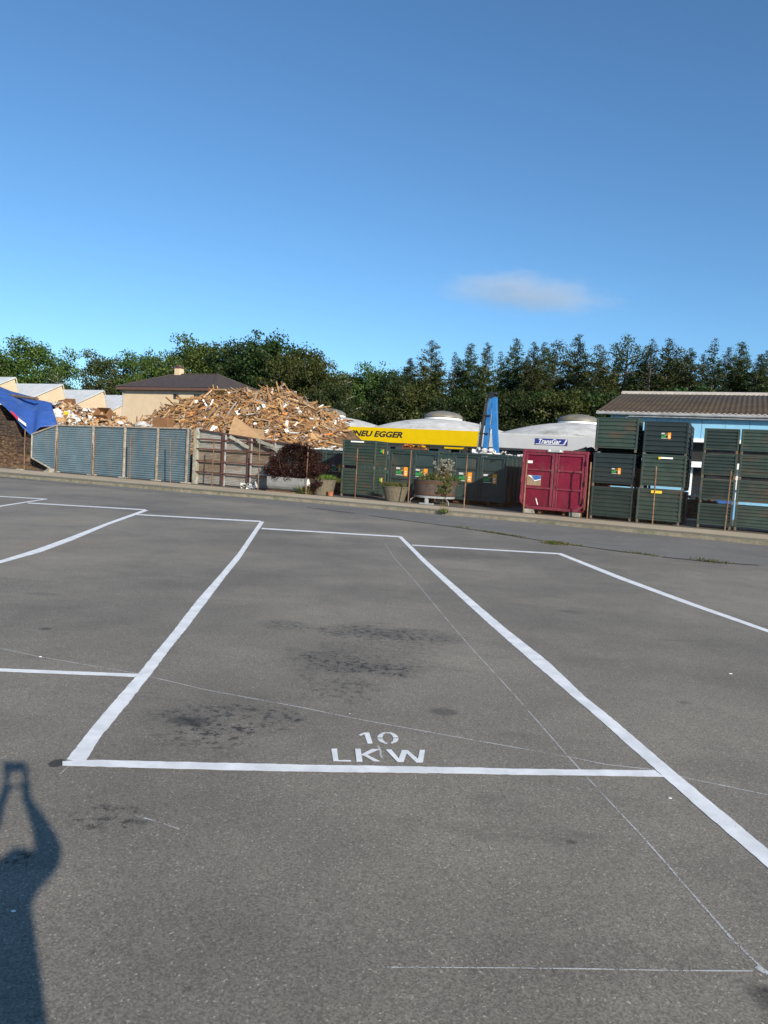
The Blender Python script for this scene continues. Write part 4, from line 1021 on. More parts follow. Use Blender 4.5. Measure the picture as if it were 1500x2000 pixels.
m_ = MB(); m_.lathe([(.02, 0), (.11, 0), (.14, .18), (.15, .18), (.15, .2), (.02, .2)], 16); o = m_.build('flower_pot', 'terracotta'); o.location = W(19.85, .5, SB)
tag(o, 'small terracotta pot on the ground beside the overgrown pebble planter', 'flower pot')
t3 = thing('cart_planter', 'large round wooden planter tub carried on a pale metal stand', 'planter', W(24.55, 1.45, SB), STREET)
m_ = MB(); m_.lathe([(.02, .36), (.84, .36), (.87, .38), (.95, 1.0), (.97, 1.0), (.97, 1.04), (.89, 1.04), (.86, .96), (.02, .96)], 44); m_.build('tub', 'wood_planter', t3)
m_ = MB()
for z in (.45, .93): m_.lathe([(.85+.1*(z-.36)/.6+.025, z-.02), (.85+.1*(z-.36)/.6+.03, z+.02)], 44)
m_.build('hoop', 'rust', t3)
m_ = MB(); m_.lathe([(.02, .27), (.9, .27), (.91, .355), (.02, .355)], 36); m_.box(-.06, -.9, .05, .06, -.75, .268); m_.box(-.3, -.95, 0, .3, -.7, .05); m_.box(-.06, .5, .0, .06, .65, .268); m_.tube([(.7, -.5, .27), (.88, -.55, .15), (.9, -.55, .0)], .02, 6); m_.tube([(-.7, -.5, .27), (-.88, -.55, .15), (-.9, -.55, .0)], .02, 6); m_.build('stand', 'steel_grey', t3)
m_ = MB(); pts = [((q.uniform(-.85, .85), q.uniform(-.8, .8), 1.0+q.uniform(0, .12)), .16) for _ in range(30)]
pts += [((q.uniform(.45, 1.0), -.75+q.uniform(-.2, .2), q.uniform(.5, 1.0)), .13) for _ in range(14)]
leafcloud(m_, pts, 2600, .07, 31, m=(0, 0, 1))
for k in range(6): tufts(m_, Vector((q.uniform(-.5, .7), q.uniform(-.4, .4), 1.0)), 60, .42, .18, 120+k, .006)
for i in range(len(m_.m)): pass
m_.build('plants', ['leaf_mid', 'grass_dry'], t3)
m_ = MB(); sv = []
for k in range(26):
    x = q.uniform(-.15, .8); y = q.uniform(-.4, .4); h_ = q.uniform(1.35, 1.95); m_.tube([(x*.7, y*.6, 1.0), (x, y, h_)], [.012, .005], 4, 0); sv.append(((x+q.uniform(-.05, .05), y, h_), .1)); sv.append(((x+q.uniform(-.1, .1), y, h_-.2), .07))
m2 = MB(); leafcloud(m2, sv, 900, .06, 33, m=(1,))
i0 = len(m_.v); m_.v += m2.v; m_.f += [tuple(i0+j for j in f) for f in m2.f]; m_.m += m2.m
m_.build('silver_flowers', ['grass_dry', 'leaf_silver'], t3)

# ------------------------------------------------------------------ crane behind the containers
s_, z_ = ST(960, 768, 13.0)
cr_ = thing('loading_crane', 'blue knuckle-boom crane arm folded to a peak above the containers', 'crane', W(s_-.3, 13.0, .1), STREET)
zt = z_-.1; xa = .3
def beam(mb, a, b, w0, w1, d, m=0):
    a = Vector(a); b = Vector(b); t_ = (b-a).normalized(); nrm = Vector((t_.z, 0, -t_.x))
    mb.extr([a-nrm*w0*.5, a+nrm*w0*.5, b+nrm*w1*.5, b-nrm*w1*.5], (0, d, 0), m)
o0 = s_-.3
def cx2(px, py): return ST(px, py, 13)[0]-o0
bA = cx2(944, 885)-.3; xa = cx2(958, 775); xs = cx2(964.5, 782); bS = cx2(971, 885)
m_ = MB(); bl = cx2(944, 885); beam(m_, (bl-(xa-bl)*.3, 0, .6), (xa, 0, zt-.1), .27, .24, .34); bo = m_.build('boom', 'crane_blue', cr_)
m_ = MB(); zm = zt*.62; xm = xs+(bS-xs)*.38; beam(m_, (bS+(bS-xs)*.3, .02, .9), (xm, .02, zm), .26, .30, .3); beam(m_, (xm, .02, zm), (xs, .02, zt-.22), .30, .24, .3); m_.build('stick', 'crane_blue', cr_)
m_ = MB(); m_.tube([(xa+.08, -.08, zt-.13), (xa+.08, .45, zt-.13)], .13, 12); m_.box(xa-.1, -.03, zt-.06, xs+.13, .4, zt+.06, b=.04); m_.build('pivot', 'hose_black', cr_)
m_ = MB()
def bx_(z, o_): return bl-(xa-bl)*.3+(xa-(bl-(xa-bl)*.3))*(z-.6)/(zt-.7)+o_
for o_, r_ in ((-.22, .035), (-.29, .03), (-.35, .03)): m_.tube([(bx_(.6, o_), -.05, .6), (bx_(zt*.6, o_*.95), -.06, zt*.6), (bx_(zt-.6, o_*.7), -.05, zt-.6), (bx_(zt-.15, -.02), -.04, zt-.12)], r_, 6)
m_.build('hoses', 'hose_black', cr_)
for k in range(4):
    z = 1.6+k*1.05; m_ = MB(); m_.box(bx_(z, -.42), -.1, z, bx_(z, .16), -.04, z+.06); m_.build('hose_clamp', 'hose_black', bo)
m_ = MB(); m_.tube([(bx_(.6, -.44), 0, .6), (bx_(zt-1.7, -.42), 0, zt-1.7)], .045, 8); m_.build('cylinder_rod', 'chrome', cr_)
m_ = MB(); m_.tube([(bx_(zt*.70, .18), .1, zt*.70), (xs-.10, .1, zt-.5)], .04, 8); m_.build('cylinder', 'chrome', cr_)
m_ = MB(); m_.box(bx_(zt*.68, .08), 0, zt*.68-.12, bx_(zt*.68, .26), .25, zt*.68+.10, b=.03); m_.build('cylinder_bracket', 'crane_blue', cr_)
m_ = MB(); m_.box(bA-1.2, -.7, .3, bA+1.0, 1.5, .95, b=.05); m_.build('chassis', 'hose_black', cr_)
for (x, y) in ((bA-.9, -.75), (bA+.7, -.75), (bA-.9, 1.25), (bA+.7, 1.25)):
    m_ = MB(); m_.tube([(x, y, .35), (x, y+.3, .35)], .35, 16); m_.build('wheel', 'hose_black', cr_)

# ------------------------------------------------------------------ bales, tarpaulin
q = random.Random(4)
def bale(s, t, z, w, d, h, mat, label, seed):
    qq = random.Random(seed); mb = MB(); nl = 10
    nx_, nz_ = 14, 12
    # front/top/side grid box with layered displacement
    def P(x, y, z_):
        k = mnoise.noise(Vector((x*1.3+seed, y*1.3, z_*9)))*.06+mnoise.noise(Vector((x*5+seed, y*5, z_*16)))*.05
        cx_, cy_ = x-w/2, y-d/2
        return (x+k*(1 if cx_ > 0 else -1)*(abs(cx_) > w*.49), y+k*(1 if cy_ > 0 else -1)*(abs(cy_) > d*.49), z_+k*.5*(z_ > h*.95))
    def grid(f, a, b):
        for i in range(a):
            for j in range(b): mb.quad(P(*f(i/a, j/b)), P(*f((i+1)/a, j/b)), P(*f((i+1)/a, (j+1)/b)), P(*f(i/a, (j+1)/b)))
    grid(lambda u_, v_: (u_*w, 0, v_*h), nx_, 16); grid(lambda u_, v_: (w, u_*d, v_*h), nx_, 16); grid(lambda u_, v_: (u_*w, v_*d, h), nx_, nx_)
    grid(lambda u_, v_: (0, d-u_*d, v_*h), 6, 8); grid(lambda u_, v_: (w-u_*w, d, v_*h), 6, 8); grid(lambda u_, v_: (w-u_*w, v_*d, 0), 4, 4)
    o = mb.build('pressed_bale', mat); o.location = W(s, t, z); o.rotation_euler = (0, 0, STREET+qq.uniform(-.025, .025))
    return tag(o, label, 'bale', 'pressed waste bales under the tarpaulin')
rows = ['bottom', 'second', 'third', 'fourth']; colsn = ['at the outer left', 'left of the thin post', 'next to the corrugated fence', 'behind the pointed fence end']
for r_ in range(4):
    for c_ in range(4):
        s = -6.15+c_*1.72+(.2 if r_ % 2 else 0); h_ = .92
        if r_ == 3 and c_ > 0: continue
        if r_ == 2 and c_ > 1: continue
        if r_ == 1 and c_ > 3: continue
        bale(s, 1.35+.05*q.uniform(-1, 1), .1+.94*r_, 1.66, 1.5, h_, 'bale_brown' if (r_+c_) % 3 else 'bale_dark', 'dark brown pressed bale, %s row, %s' % (rows[r_], colsn[c_]), r_*7+c_+1)
# tarpaulin: front edge over the bales' face, back edge on the heap behind
fe = [(-60, 742, 1.15), (0, 787, 1.12), (12, 796, 1.12), (28, 814, 1.12), (45, 836, 1.12), (63, 852, 1.12), (72, 838, 1.2), (80, 833, 1.5), (113, 832, 2.2)]
be = [(-60, 732, 3.6), (0, 755, 3.6), (22, 764, 3.6), (45, 770, 3.6), (58, 774, 3.6), (68, 779, 3.5), (76, 781, 3.4), (88, 783, 3.3), (99, 786, 3.2)]
def onpl(p): 
    s, z = ST(*p); return W(s, p[2], z)
fe3 = resample([onpl(p) for p in fe], 44, 0); be3 = resample([onpl(p) for p in be], 44, 0)
mb = MB(); nv = 22; grid_ = []
for i in range(45):
    col_ = []
    for j in range(nv+1):
        k = j/nv; p = fe3[i].lerp(be3[i], k)
        bul = math.sin(k*math.pi)
        p = p + Vector((0, 0, .10*bul+.09*mnoise.noise(p*.8)*min(1, 6*k*(1-k)+.15)+.045*mnoise.noise(Vector((p.x*1.9, p.y*1.9, 4+p.z)))*min(1, 6*k*(1-k)+.1)))
        col_.append(p)
    grid_.append(col_)
for i in range(44):
    for j in range(nv): mb.quad(grid_[i][j], grid_[i+1][j], grid_[i+1][j+1], grid_[i][j+1])
# folded rear flap
for i in range(44):
    a, b = grid_[i][nv], grid_[i+1][nv]; mb.quad(a, b, b+NN*1.8-Vector((0, 0, 1.4)), a+NN*1.8-Vector((0, 0, 1.4)))
tp = mb.build('tarpaulin', 'tarp_blue', smooth=True); tag(tp, 'blue tarpaulin draped in a slope over the dark brown bales', 'tarpaulin')
so = tp.modifiers.new('thickness', 'SOLIDIFY'); so.thickness = .02
# old beam weighing the tarpaulin down
a = onpl((9, 773, 2.9)); b = onpl((73, 782, 2.6)); mb = MB()
d_ = (b-a); 
mb.tube([a+d_*k/8+Vector((0, 0, .08+.02*mnoise.noise(Vector((k*.9, 0, 0))))) for k in range(9)], .10, 7); tag(mb.build('timber_beam', 'old_timber'), 'old grey timber beam lying across the blue tarpaulin', 'beam')
br = thing('barrier_board', 'red and white barrier board lying against the blue tarpaulin edge', 'barrier board', (0, 0, 0))
a = onpl((21, 804, 1.02)); b = onpl((35, 818.5, 1.02)); c = onpl((49.5, 829.5, 1.02)); up = Vector((0, 0, .16)); 
for (p, r__, m__) in ((a, b, 'barrier_red'), (b+(c-b)*.02, c, 'sign_white')):
    mb = MB(); mb.extr([p-up*.5+UU*.04, r__-up*.5+UU*.04, r__+up*.5-UU*.0, p+up*.5], NN*.03); mb.build('red_section' if m__ == 'barrier_red' else 'white_section', m__, br)
for (px, py, w_, lab) in ((40, 917.5, .28, 'flat white slab lying at the foot of the bales by the thin post'), (97, 922, .42, 'pale rubble lump lying under the pointed fence end')):
    mb = MB(); P = G(px, py, .11); q2 = random.Random(px)
    for k in range(3): mb.extr([P+UU*(w_*math.cos(x)*q2.uniform(.7, 1.1)*(1-.2*k)+.05*k)+NN*(w_*.5*math.sin(x))+Vector((0, 0, .07*k*(w_ > .3))) for x in (0, .9, 1.9, 3, 4, 5.2)], (0, 0, .06))
    tag(mb.build('rubble', 'concrete'), lab, 'rubble')

# ------------------------------------------------------------------ heaps
def heap_profile(px_list, t):
    return [ST(x, y, t) for x, y in px_list]
class Heap:
    def __init__(s, prof, t0, dn, df): s.p = prof; s.t0 = t0; s.dn = dn; s.df = df
    def ridge(s, x):
        p = s.p
        if x <= p[0][0]: return max(.1, p[0][1]-(p[0][0]-x)*1.3)
        for (a, za), (b, zb) in zip(p, p[1:]):
            if x <= b: return za+(zb-za)*(x-a)/(b-a)
        return max(.1, p[-1][1]-(x-p[-1][0])*1.0)
    def z(s, x, t):
        k = (t-s.t0)/(s.dn if t < s.t0 else s.df)
        return .1+(s.ridge(x)-.1)*max(0, 1-abs(k)**1.5)+.14*mnoise.noise(Vector((x*.9, t*.9, 3)))
    def mesh(s, name, mat, x0, x1):
        mb = MB(); nx_ = int((x1-x0)/.35); nt_ = int((s.dn+s.df)/.35)
        g_ = [[W(x0+(x1-x0)*i/nx_, s.t0-s.dn+(s.dn+s.df)*j/nt_, max(.1, s.z(x0+(x1-x0)*i/nx_, s.t0-s.dn+(s.dn+s.df)*j/nt_)-.16)) for j in range(nt_+1)] for i in range(nx_+1)]
        for i in range(nx_):
            for j in range(nt_): mb.quad(g_[i][j], g_[i+1][j], g_[i+1][j+1], g_[i][j+1])
        return mb
wp = heap_profile([(306, 835), (318, 822), (333, 812), (350, 801), (372, 787), (398, 778), (425, 775), (450, 770), (478, 768), (505, 769), (528, 765), (562, 764), (582, 780), (605, 792), (630, 805), (655, 818), (674, 830), (686, 838), (697, 849), (704, 860), (710, 874)], 9.0)
WH = Heap(wp, 9.0, 7.2, 6.0)
mb = WH.mesh('x', 0, wp[0][0]-1.2, wp[-1][0]+1.5)
WM = ['heap_base', 'wood_a', 'wood_b', 'wood_c', 'wood_d', 'wood_e', 'board_white', 'board_grey', 'scrap_orange']
WTS = [1]*28+[2]*16+[3]*24+[4]*20+[5]*18+[6]*2+[7]*3+[8]*2
def plank_mat(H, q, x, t, big):
    z = H.z(x, t)
    e = .3; nx_ = -(H.z(x+e, t)-H.z(x-e, t))/(2*e); nt_ = -(H.z(x, t+e)-H.z(x, t-e))/(2*e)
    N = (UU*nx_+NN*nt_+Vector((0, 0, 1))).normalized()
    ang = q.uniform(0, math.pi*2); T = (UU*math.cos(ang)+NN*math.sin(ang)); T = (T-N*T.dot(N)).normalized()
    T = (T+N*q.gauss(0, .26)).normalized(); N = (N-T*N.dot(T)).normalized(); B = N.cross(T)
    Rm = Matrix((T, B, N)).transposed().to_4x4() @ Matrix.Rotation(q.gauss(0, .5), 4, 'X')
    P = W(x, t, z+q.uniform(-.12, .10))
    return Matrix.Translation(P) @ Rm
q = random.Random(99)
for k in range(11500):
    x = q.uniform(wp[0][0]-.6, wp[-1][0]-.75); t = q.uniform(2.0, 11.0)
    if x > wp[-1][0]-.75-max(0, t-7.5)*.5: continue
    L = min(2.3, .28+q.expovariate(1.9)); w_ = q.uniform(.03, .115); th = q.uniform(.015, .05)
    if q.random() < .05: w_ = q.uniform(.2, .38); L = q.uniform(.3, .8); th = .02
    if L < w_: L = w_*1.5
    mb.box(-L/2, -w_/2, -th/2, L/2, w_/2, th/2, q.choice(WTS), mat=plank_mat(WH, q, x, t, False))
tag(mb.build('scrap_wood_heap', WM), 'tall heap of splintered scrap timber piled behind the fence', 'wood heap', kind='stuff')
# boards one can make out on the heap: own objects, three shapes shared
protos = []
for (L, w_, th, m__) in ((1.6, .12, .035, 'wood_b'), (1.1, .16, .03, 'wood_d'), (1.9, .09, .06, 'wood_a')):
    mb = MB(); mb.box(-L/2, -w_/2, -th/2, L/2, w_/2, th/2, b=.006); o = mb.build('scrap_plank', m__); tag(o, 'loose brown plank lying on the scrap timber heap', 'plank', 'planks lying on the scrap timber heap'); protos.append(o)
q = random.Random(5)
for k in range(60):
    x = q.uniform(wp[0][0]+.6, wp[-1][0]-1.6); t = q.uniform(3.4, 8.6)
    o = protos[k % 3] if k < 3 else protos[k % 3].copy()
    if k >= 3: COL.objects.link(o)
    mt = plank_mat(WH, q, x, t, True); mt.translation.z += .12; o.matrix_world = mt
def heap_at(H, px, py, lift=.1):
    """first point of the heap met by the sight line through a photo point"""
    d = ray(px, py).normalized(); k = 25.0
    while k < 75:
        P = C0+d*k; r_ = P-A0; x, t = r_.dot(UU), r_.dot(NN)
        if H.t0-H.dn < t < H.t0+H.df and P.z <= H.z(x, t)+lift: return P, x, t
        k += .1
    return None
whites = [(383, 785, .5, .3), (412, 790, 1.4, .14), (400, 787, .9, .16), (447, 768, .3, .3), (465, 806, .5, .4), (515, 793, .45, .3), (504, 798, .3, .25), (584, 801, .75, .3), (557, 793, .5, .2), (627, 797, .6, .45), (655, 825, .5, .2), (660, 820, .5, .2), (560, 830, 1.0, .25), (577, 830, .8, .12), (498, 828, .3, .25), (614, 836, .3, .25), (520, 842, .5, .4), (560, 841, .4, .35), (417, 838, .8, .5), (400, 817, .4, .15), (470, 800, .4, .3), (668, 822, .5, .25)]
for k, (px, py, L, w_) in enumerate(whites):
    h_ = heap_at(WH, px, py)
    if not h_: continue
    P, x, t = h_; L *= .62; w_ *= .6; qq = random.Random(k+50); mb = MB(); mb.box(-L/2, -w_/2, -.02, L/2, w_/2, .02, b=.006)
    o = mb.build('white_panel', 'board_white'); mt = plank_mat(WH, qq, x, max(t, 2.5), True); 
    n_ = (C0-P).normalized(); o.matrix_world = Matrix.Translation(P+n_*.18) @ (n_*.7+Vector((0, 0, .6))).to_track_quat('Z', 'X').to_matrix().to_4x4() @ Matrix.Rotation(qq.uniform(-.5, .5), 4, 'Z')
    tag(o, 'white painted panel lying among the scrap timber', 'panel', 'white panels on the scrap timber heap')
# big fibreboard sheet leaning against the heap above the rusty fence
a = [ST(*p) for p in ((446, 848, 2.4), (515, 857, 2.4), (514, 840, 3.2), (490, 838, 3.2), (458, 813, 3.2))]
tt = (2.0, 2.0, 3.0, 3.2, 3.4)
pts = [W(s, t, z) for (s, z), t in zip([ST(446, 848, 2.0), ST(516, 860, 2.0), ST(514, 839, 3.0), ST(491, 836, 3.2), ST(458, 813, 3.4)], tt)]
mb = MB(); mb.extr(pts, NN*.03); tag(mb.build('fibreboard_sheet', 'cardboard'), 'large torn brown fibreboard sheet leaning on the timber heap above the fence', 'board')
# pallet on the heap
h_ = heap_at(WH, 432, 776); P = h_[0]
mb = MB()
for k in range(6): mb.box(-.6, -.4+k*.145, .1, .6, -.4+k*.145+.095, .122)
for y in (-.4, -.05, .3): mb.box(-.6, y, 0, .6, y+.1, .098)
o = mb.build('wooden_pallet', 'wood_b'); o.matrix_world = Matrix.Translation(P+Vector((0, 0, .1))) @ Matrix.Rotation(STREET-.2, 4, 'Z') @ Matrix.Rotation(-.9, 4, 'X'); tag(o, 'broken wooden pallet near the left crest of the timber heap', 'pallet')

pp = heap_profile([(96, 795), (106, 790), (116, 786), (127, 786), (137, 794), (148, 795), (160, 800), (176, 799), (192, 803), (206, 806), (222, 814), (238, 820), (250, 828), (262, 834), (280, 830), (300, 834)], 4.5)
PH = Heap(pp, 4.5, 3.3, 4.0)
mb = PH.mesh('x', 0, pp[0][0]-2.0, pp[-1][0]+.3)
PM = ['heap_base', 'cardboard', 'cardboard_dark', 'paper_grey', 'board_white', 'wood_b', 'scrap_orange', 'wood_d']
PW = [1]*26+[2]*10+[3]*12+[4]*13+[5]*10+[6]*3+[7]*12
q = random.Random(42)
for k in range(2200):
    x = q.uniform(pp[0][0]-1.6, pp[-1][0]+.2); t = q.uniform(1.5, 5.5); s = q.uniform(.1, .42)
    M_ = plank_mat(PH, q, x, t, False); i = len(mb.v)
    # crumpled sheet: 3x3 bent grid
    gr = [[M_ @ Vector(((a-1)*s*.5, (b-1)*s*.38, q.gauss(0, s*.17))) for b in range(3)] for a in range(3)]
    mm = q.choice(PW)
    for a in range(2):
        for b in range(2): mb.quad(gr[a][b], gr[a+1][b], gr[a+1][b+1], gr[a][b+1], mm)
tag(mb.build('waste_paper_heap', PM), 'low heap of crumpled cardboard and waste paper behind the blue-grey fence', 'waste heap', kind='stuff')
def openbox(px, py, w_, d_, h_, yaw, pitch, mat, lab):
    P, x, t = heap_at(PH, px, py, .05) or (W(*[ST(px, py, 2.6)[0]], 2.6, ST(px, py, 2.6)[1]), 0, 0)
    th = .02; mb = MB(); mb.box(0, 0, 0, w_, th, h_); mb.box(0, d_-th, 0, w_, d_, h_); mb.box(0, th, 0, th, d_-th, h_); mb.box(w_-th, th, 0, w_, d_-th, h_); mb.box(th, th, 0, w_-th, d_-th, th)
    o = mb.build('cardboard_box', mat); o.matrix_world = Matrix.Translation(P+Vector((0, 0, -.08))) @ Matrix.Rotation(STREET+yaw, 4, 'Z') @ Matrix.Rotation(pitch, 4, 'X') @ Matrix.Translation((-w_/2, -d_/2, 0))
    return tag(o, lab, 'box', 'cardboard boxes on the waste heaps')
openbox(207, 812, .95, .6, .5, .1, .9, 'cardboard_dark', 'large open cardboard box tipped over on the waste paper heap')
openbox(136, 790, .6, .5, .4, .4, .3, 'cardboard_dark', 'small crushed cardboard box near the tarpaulin on the waste heap')
s_, z_ = ST(315, 836, 1.9); mb = MB(); mb.box(0, 0, 0, 1.05, .5, .62, b=.02); o = mb.build('cardboard_box', 'cardboard_dark'); o.location = W(ST(297, 836, 1.9)[0], 1.9, z_-.05); o.rotation_euler = (0, 0, STREET+.05)
tag(o, 'closed brown cardboard box between the paper heap and the timber heap', 'box', 'cardboard boxes on the waste heaps')
s_, z_ = ST(315, 838, 1.9); mb = MB(); mb.box(0, 0, 0, 1.4, .9, z_-.16); 
def blob(px, py, r_, mat, name, lab, cat, H=PH, sq=.7, seed=1):
    h_ = heap_at(H, px, py, .05)
    P = h_[0] if h_ else W(ST(px, py, 2.4)[0], 2.4, ST(px, py, 2.4)[1])
    mb = MB(); n = 9
    for i in range(n):
        for j in range(6):
            def Q(i_, j_):
                a = 2*math.pi*(i_ % n)/n; e_ = math.pi*(j_/6.)-math.pi/2; d = Vector((math.cos(a)*math.cos(e_), math.sin(a)*math.cos(e_), math.sin(e_)*sq)); return P+d*r_*(1+.55*mnoise.noise(d*2.1+Vector((seed, 0, 0))))
            mb.quad(Q(i, j), Q(i+1, j), Q(i+1, j+1), Q(i, j+1))
    return tag(mb.build(name, mat), lab, cat)
blob(113, 806, .34, 'board_white', 'plastic_bag', 'crumpled white plastic bag beside the tarpaulin edge on the waste heap', 'bag', seed=1)
blob(117, 815, .3, 'paper_grey', 'plastic_bag', 'pale grey plastic bag below the white one on the waste heap', 'bag', seed=2)
blob(129, 808, .2, 'scrap_yellow', 'plastic_bag', 'yellow plastic bag on the waste paper heap', 'bag', seed=3)
blob(109, 823, .25, 'wood_b', 'paper_sack', 'tan paper sack hanging over the pointed fence end', 'sack', seed=4)
blob(235, 826, .2, 'paper_grey', 'plastic_bag', 'bluish grey crumpled bag near the right end of the waste heap', 'bag', seed=5)
blob(280, 829, .42, 'paper_grey', 'paper_bundle', 'crumpled pale paper bundle above the corrugated fence', 'paper', sq=.45, seed=6)
# debris at the foot of the scrap fence
mb = MB(); s_, _ = ST(487, 950, .6); chips(mb, 26, lambda q: (*W(s_+q.uniform(-.5, .5), .6+q.uniform(-.2, .2)).xy, .12+abs(q.gauss(0, .12))), (.1, .4), [0, 1, 2], 9, .02, .8)
tag(mb.build('rubbish_pile', ['board_white', 'hose_black', 'paper_grey']), 'small pile of black and white rubbish at the foot of the scrap fence', 'rubbish', kind='stuff')

# ------------------------------------------------------------------ trees
def leafquads(mb, clumps, per, size, q, m=0, up=.3, aspect=.6, squash=.7):
    for c, r_ in clumps:
        c = Vector(c); n = int(per*(r_**2)/.8)+4
        for _ in range(n):
            d = Vector((q.gauss(0, 1), q.gauss(0, 1), q.gauss(0, 1))).normalized()*(r_*q.random()**.4*q.uniform(.7, 1.2)); d.z *= squash
            p = c+d; s = size*q.uniform(.55, 1.35)
            nrm = (d.normalized()+Vector((q.gauss(0, .6), q.gauss(0, .6), q.gauss(0, .6)+up))).normalized()
            a = nrm.orthogonal().normalized(); a = (Matrix.Rotation(q.uniform(0, 6.28), 3, nrm) @ a)*s; b = nrm.cross(a)*aspect
            i = len(mb.v); mb.v += [tuple(p-a*.5), tuple(p-b*.5+a*.05), tuple(p+a*.5), tuple(p+b*.5+a*.05)]; mb.f.append((i, i+1, i+2, i+3)); mb.m.append(m)
def broad_tree(seed, H=13., Rw=4.5, leaf='leaf_green', dens=26, low=.25, gaps=.25, bark='bark', lsize=.25):
    q = random.Random(seed); tr = MB(); cl = []
    lean = Vector((q.uniform(-.4, .4), q.uniform(-.4, .4), 0))
    top = Vector((0, 0, H*.8))+lean
    tr.tube([(0, 0, -.2), (0, 0, H*.12), tuple(lean*.4+Vector((0, 0, H*.4))), tuple(top)], [H*.026, H*.02, H*.014, .03], 8)
    nb = 34
    for k in range(nb):
        f = low+(.95-low)*(k+.5)/nb; z = H*f*.86; a = k*2.4+q.uniform(-.5, .5)
        prof = math.sin(math.pi*min(1, (.16+.80*((f-low)/(1-low)))))**.75
        L = Rw*prof*q.uniform(.75, 1.12); rise = q.uniform(.15, .45)*L*(.4+.6*f)
        b = lean*f+Vector((0, 0, z*.92)); e = b+Vector((math.cos(a)*L, math.sin(a)*L, rise))
        mid = b.lerp(e, .55)+Vector((0, 0, -.05*L)); tr.tube([b, mid, e], [H*.008*(1.2-f), H*.005, .02], 5, cap=False)
        for j in range(4):
            t_ = .42+.19*j; p = b.lerp(e, t_)+Vector((q.gauss(0, .5), q.gauss(0, .5), q.gauss(0, .4)))*Rw*.16
            if p.z > H*.93: continue
            if q.random() < gaps*(.3 if t_ > .8 else .9): continue
            cl.append((p, Rw*q.uniform(.15, .29)))
    for k in range(14):
        cl.append((top+Vector((q.gauss(0, 1)*Rw*.25, q.gauss(0, 1)*Rw*.25, H*q.uniform(-.08, .05))), Rw*q.uniform(.15, .24)))
    lf = MB(); leafquads(lf, cl, dens, lsize, q)
    return tr, lf, leaf, bark
def conifer(seed, H=15., Rw=2.6, leaf='leaf_larch', dens=1.0, low=.08, tip=1.0, droop=.25, gap=.12, lsize=.36):
    q = random.Random(seed); tr = MB(); lf = MB()
    bend = Vector((q.uniform(-.25, .25), q.uniform(-.25, .25), 0))
    tr.tube([(0, 0, -.2), (0, 0, H*.5), tuple(bend+Vector((0, 0, H*.98)))], [.19, .11, .015], 7)
    n = int(H*7); lump = [q.uniform(.72, 1.12) for _ in range(14)]
    for k in range(n):
        f = low+(1-low)*(k/n); z = H*f; rem = 1-f
        env = Rw*min(1, (rem*2.3)**tip+.05)*(.6+.4*min(1, (f-low)*6))
        for j in range(3):
            if q.random() < gap: continue
            a = q.uniform(0, 6.283); lo = lump[int((a*2.2+f*9)) % 14]; L = env*q.uniform(.65, 1.05)*lo+.1; b = bend*f+Vector((0, 0, z)); e = b+Vector((math.cos(a)*L, math.sin(a)*L, L*(.35*(1 if f > .55 else .35)-droop*(1-f))))
            tr.tube([b, e], [.03*rem+.012, .006], 3, cap=False)
            for s_ in range(3+int(L*15*dens)):
                t_ = q.random()**.55; p = b.lerp(e, t_)+Vector((q.gauss(0, .16), q.gauss(0, .16), q.gauss(0, .12)-.05))*(.55+L*.3)
                sz = lsize*q.uniform(.5, 1.3)*(.6+.4*min(1, rem*4)); d = (e-b).normalized()+Vector((q.gauss(0, .6), q.gauss(0, .6), q.gauss(0, .5))); d = d.normalized()*sz
                w_ = d.cross(Vector((q.gauss(0, 1), q.gauss(0, 1), q.gauss(0, 1)))).normalized()*sz*.42
                i = len(lf.v); lf.v += [tuple(p-d*.5), tuple(p-w_*.5), tuple(p+d*.5), tuple(p+w_*.5)]; lf.f.append((i, i+1, i+2, i+3)); lf.m.append(0)
    return tr, lf, leaf, 'bark'
TREEP = {}
def proto_tree(key, name, built, cat='tree', H=0):
    tr, lf, leaf, bark = built
    t = thing(name, 'x', cat, (0, 0, 0)); tr.build('trunk', bark, t); c = lf.build('crown', leaf, t)
    zs = sorted(v[2] for v in lf.v); TREEP[key] = [t, zs[int(len(zs)*.985)], False]
def plant(key, px, top_py, t_off, label, group, wide=1.0, Y=None):
    """stand a tree so that its top meets the photo point, t_off metres behind the fence line"""
    src, hz, usedf = TREEP[key]; s, z = ST(px, top_py, t_off)
    base = W(s, t_off, .1); k = (z-.1)/hz; rz = rnd.uniform(0, 6.28)
    if not usedf:
        TREEP[key][2] = True; o = src; o.location = base; o.rotation_euler = (0, 0, rz)
    else: o = dup(src, base, rz)
    o.scale = (k*wide, k*wide, k); o['label'] = label; o['group'] = group; return o
proto_tree('b1', 'broadleaf_tree', broad_tree(1, 13, 5.0, 'leaf_green', 80, .2, .2)); proto_tree('b2', 'broadleaf_tree', broad_tree(2, 13, 4.2, 'leaf_mid', 75, .15, .28)); proto_tree('b3', 'broadleaf_tree', broad_tree(19, 13, 4.6, 'leaf_dark', 80, .12, .15))
proto_tree('b4', 'broadleaf_tree', broad_tree(4, 13, 4.4, 'leaf_olive', 80, .12, .12)); proto_tree('airy', 'birch_tree', broad_tree(5, 13, 3.6, 'leaf_mid', 26, .25, .35, 'birch_bark', .24)); proto_tree('airy2', 'birch_tree', broad_tree(6, 14, 2.7, 'leaf_larch', 130, .25, .15, 'bark', .15))
proto_tree('l1', 'larch_tree', conifer(11, 15, 2.5, 'leaf_larch', 2.6, .1, .9, lsize=.25)); proto_tree('l2', 'larch_tree', conifer(12, 15, 2.05, 'leaf_larch', 2.3, .1, .9, lsize=.24)); proto_tree('l3', 'larch_tree', conifer(13, 15, 2.9, 'leaf_olive', 2.0, .1, .75, .2, .18, .26))
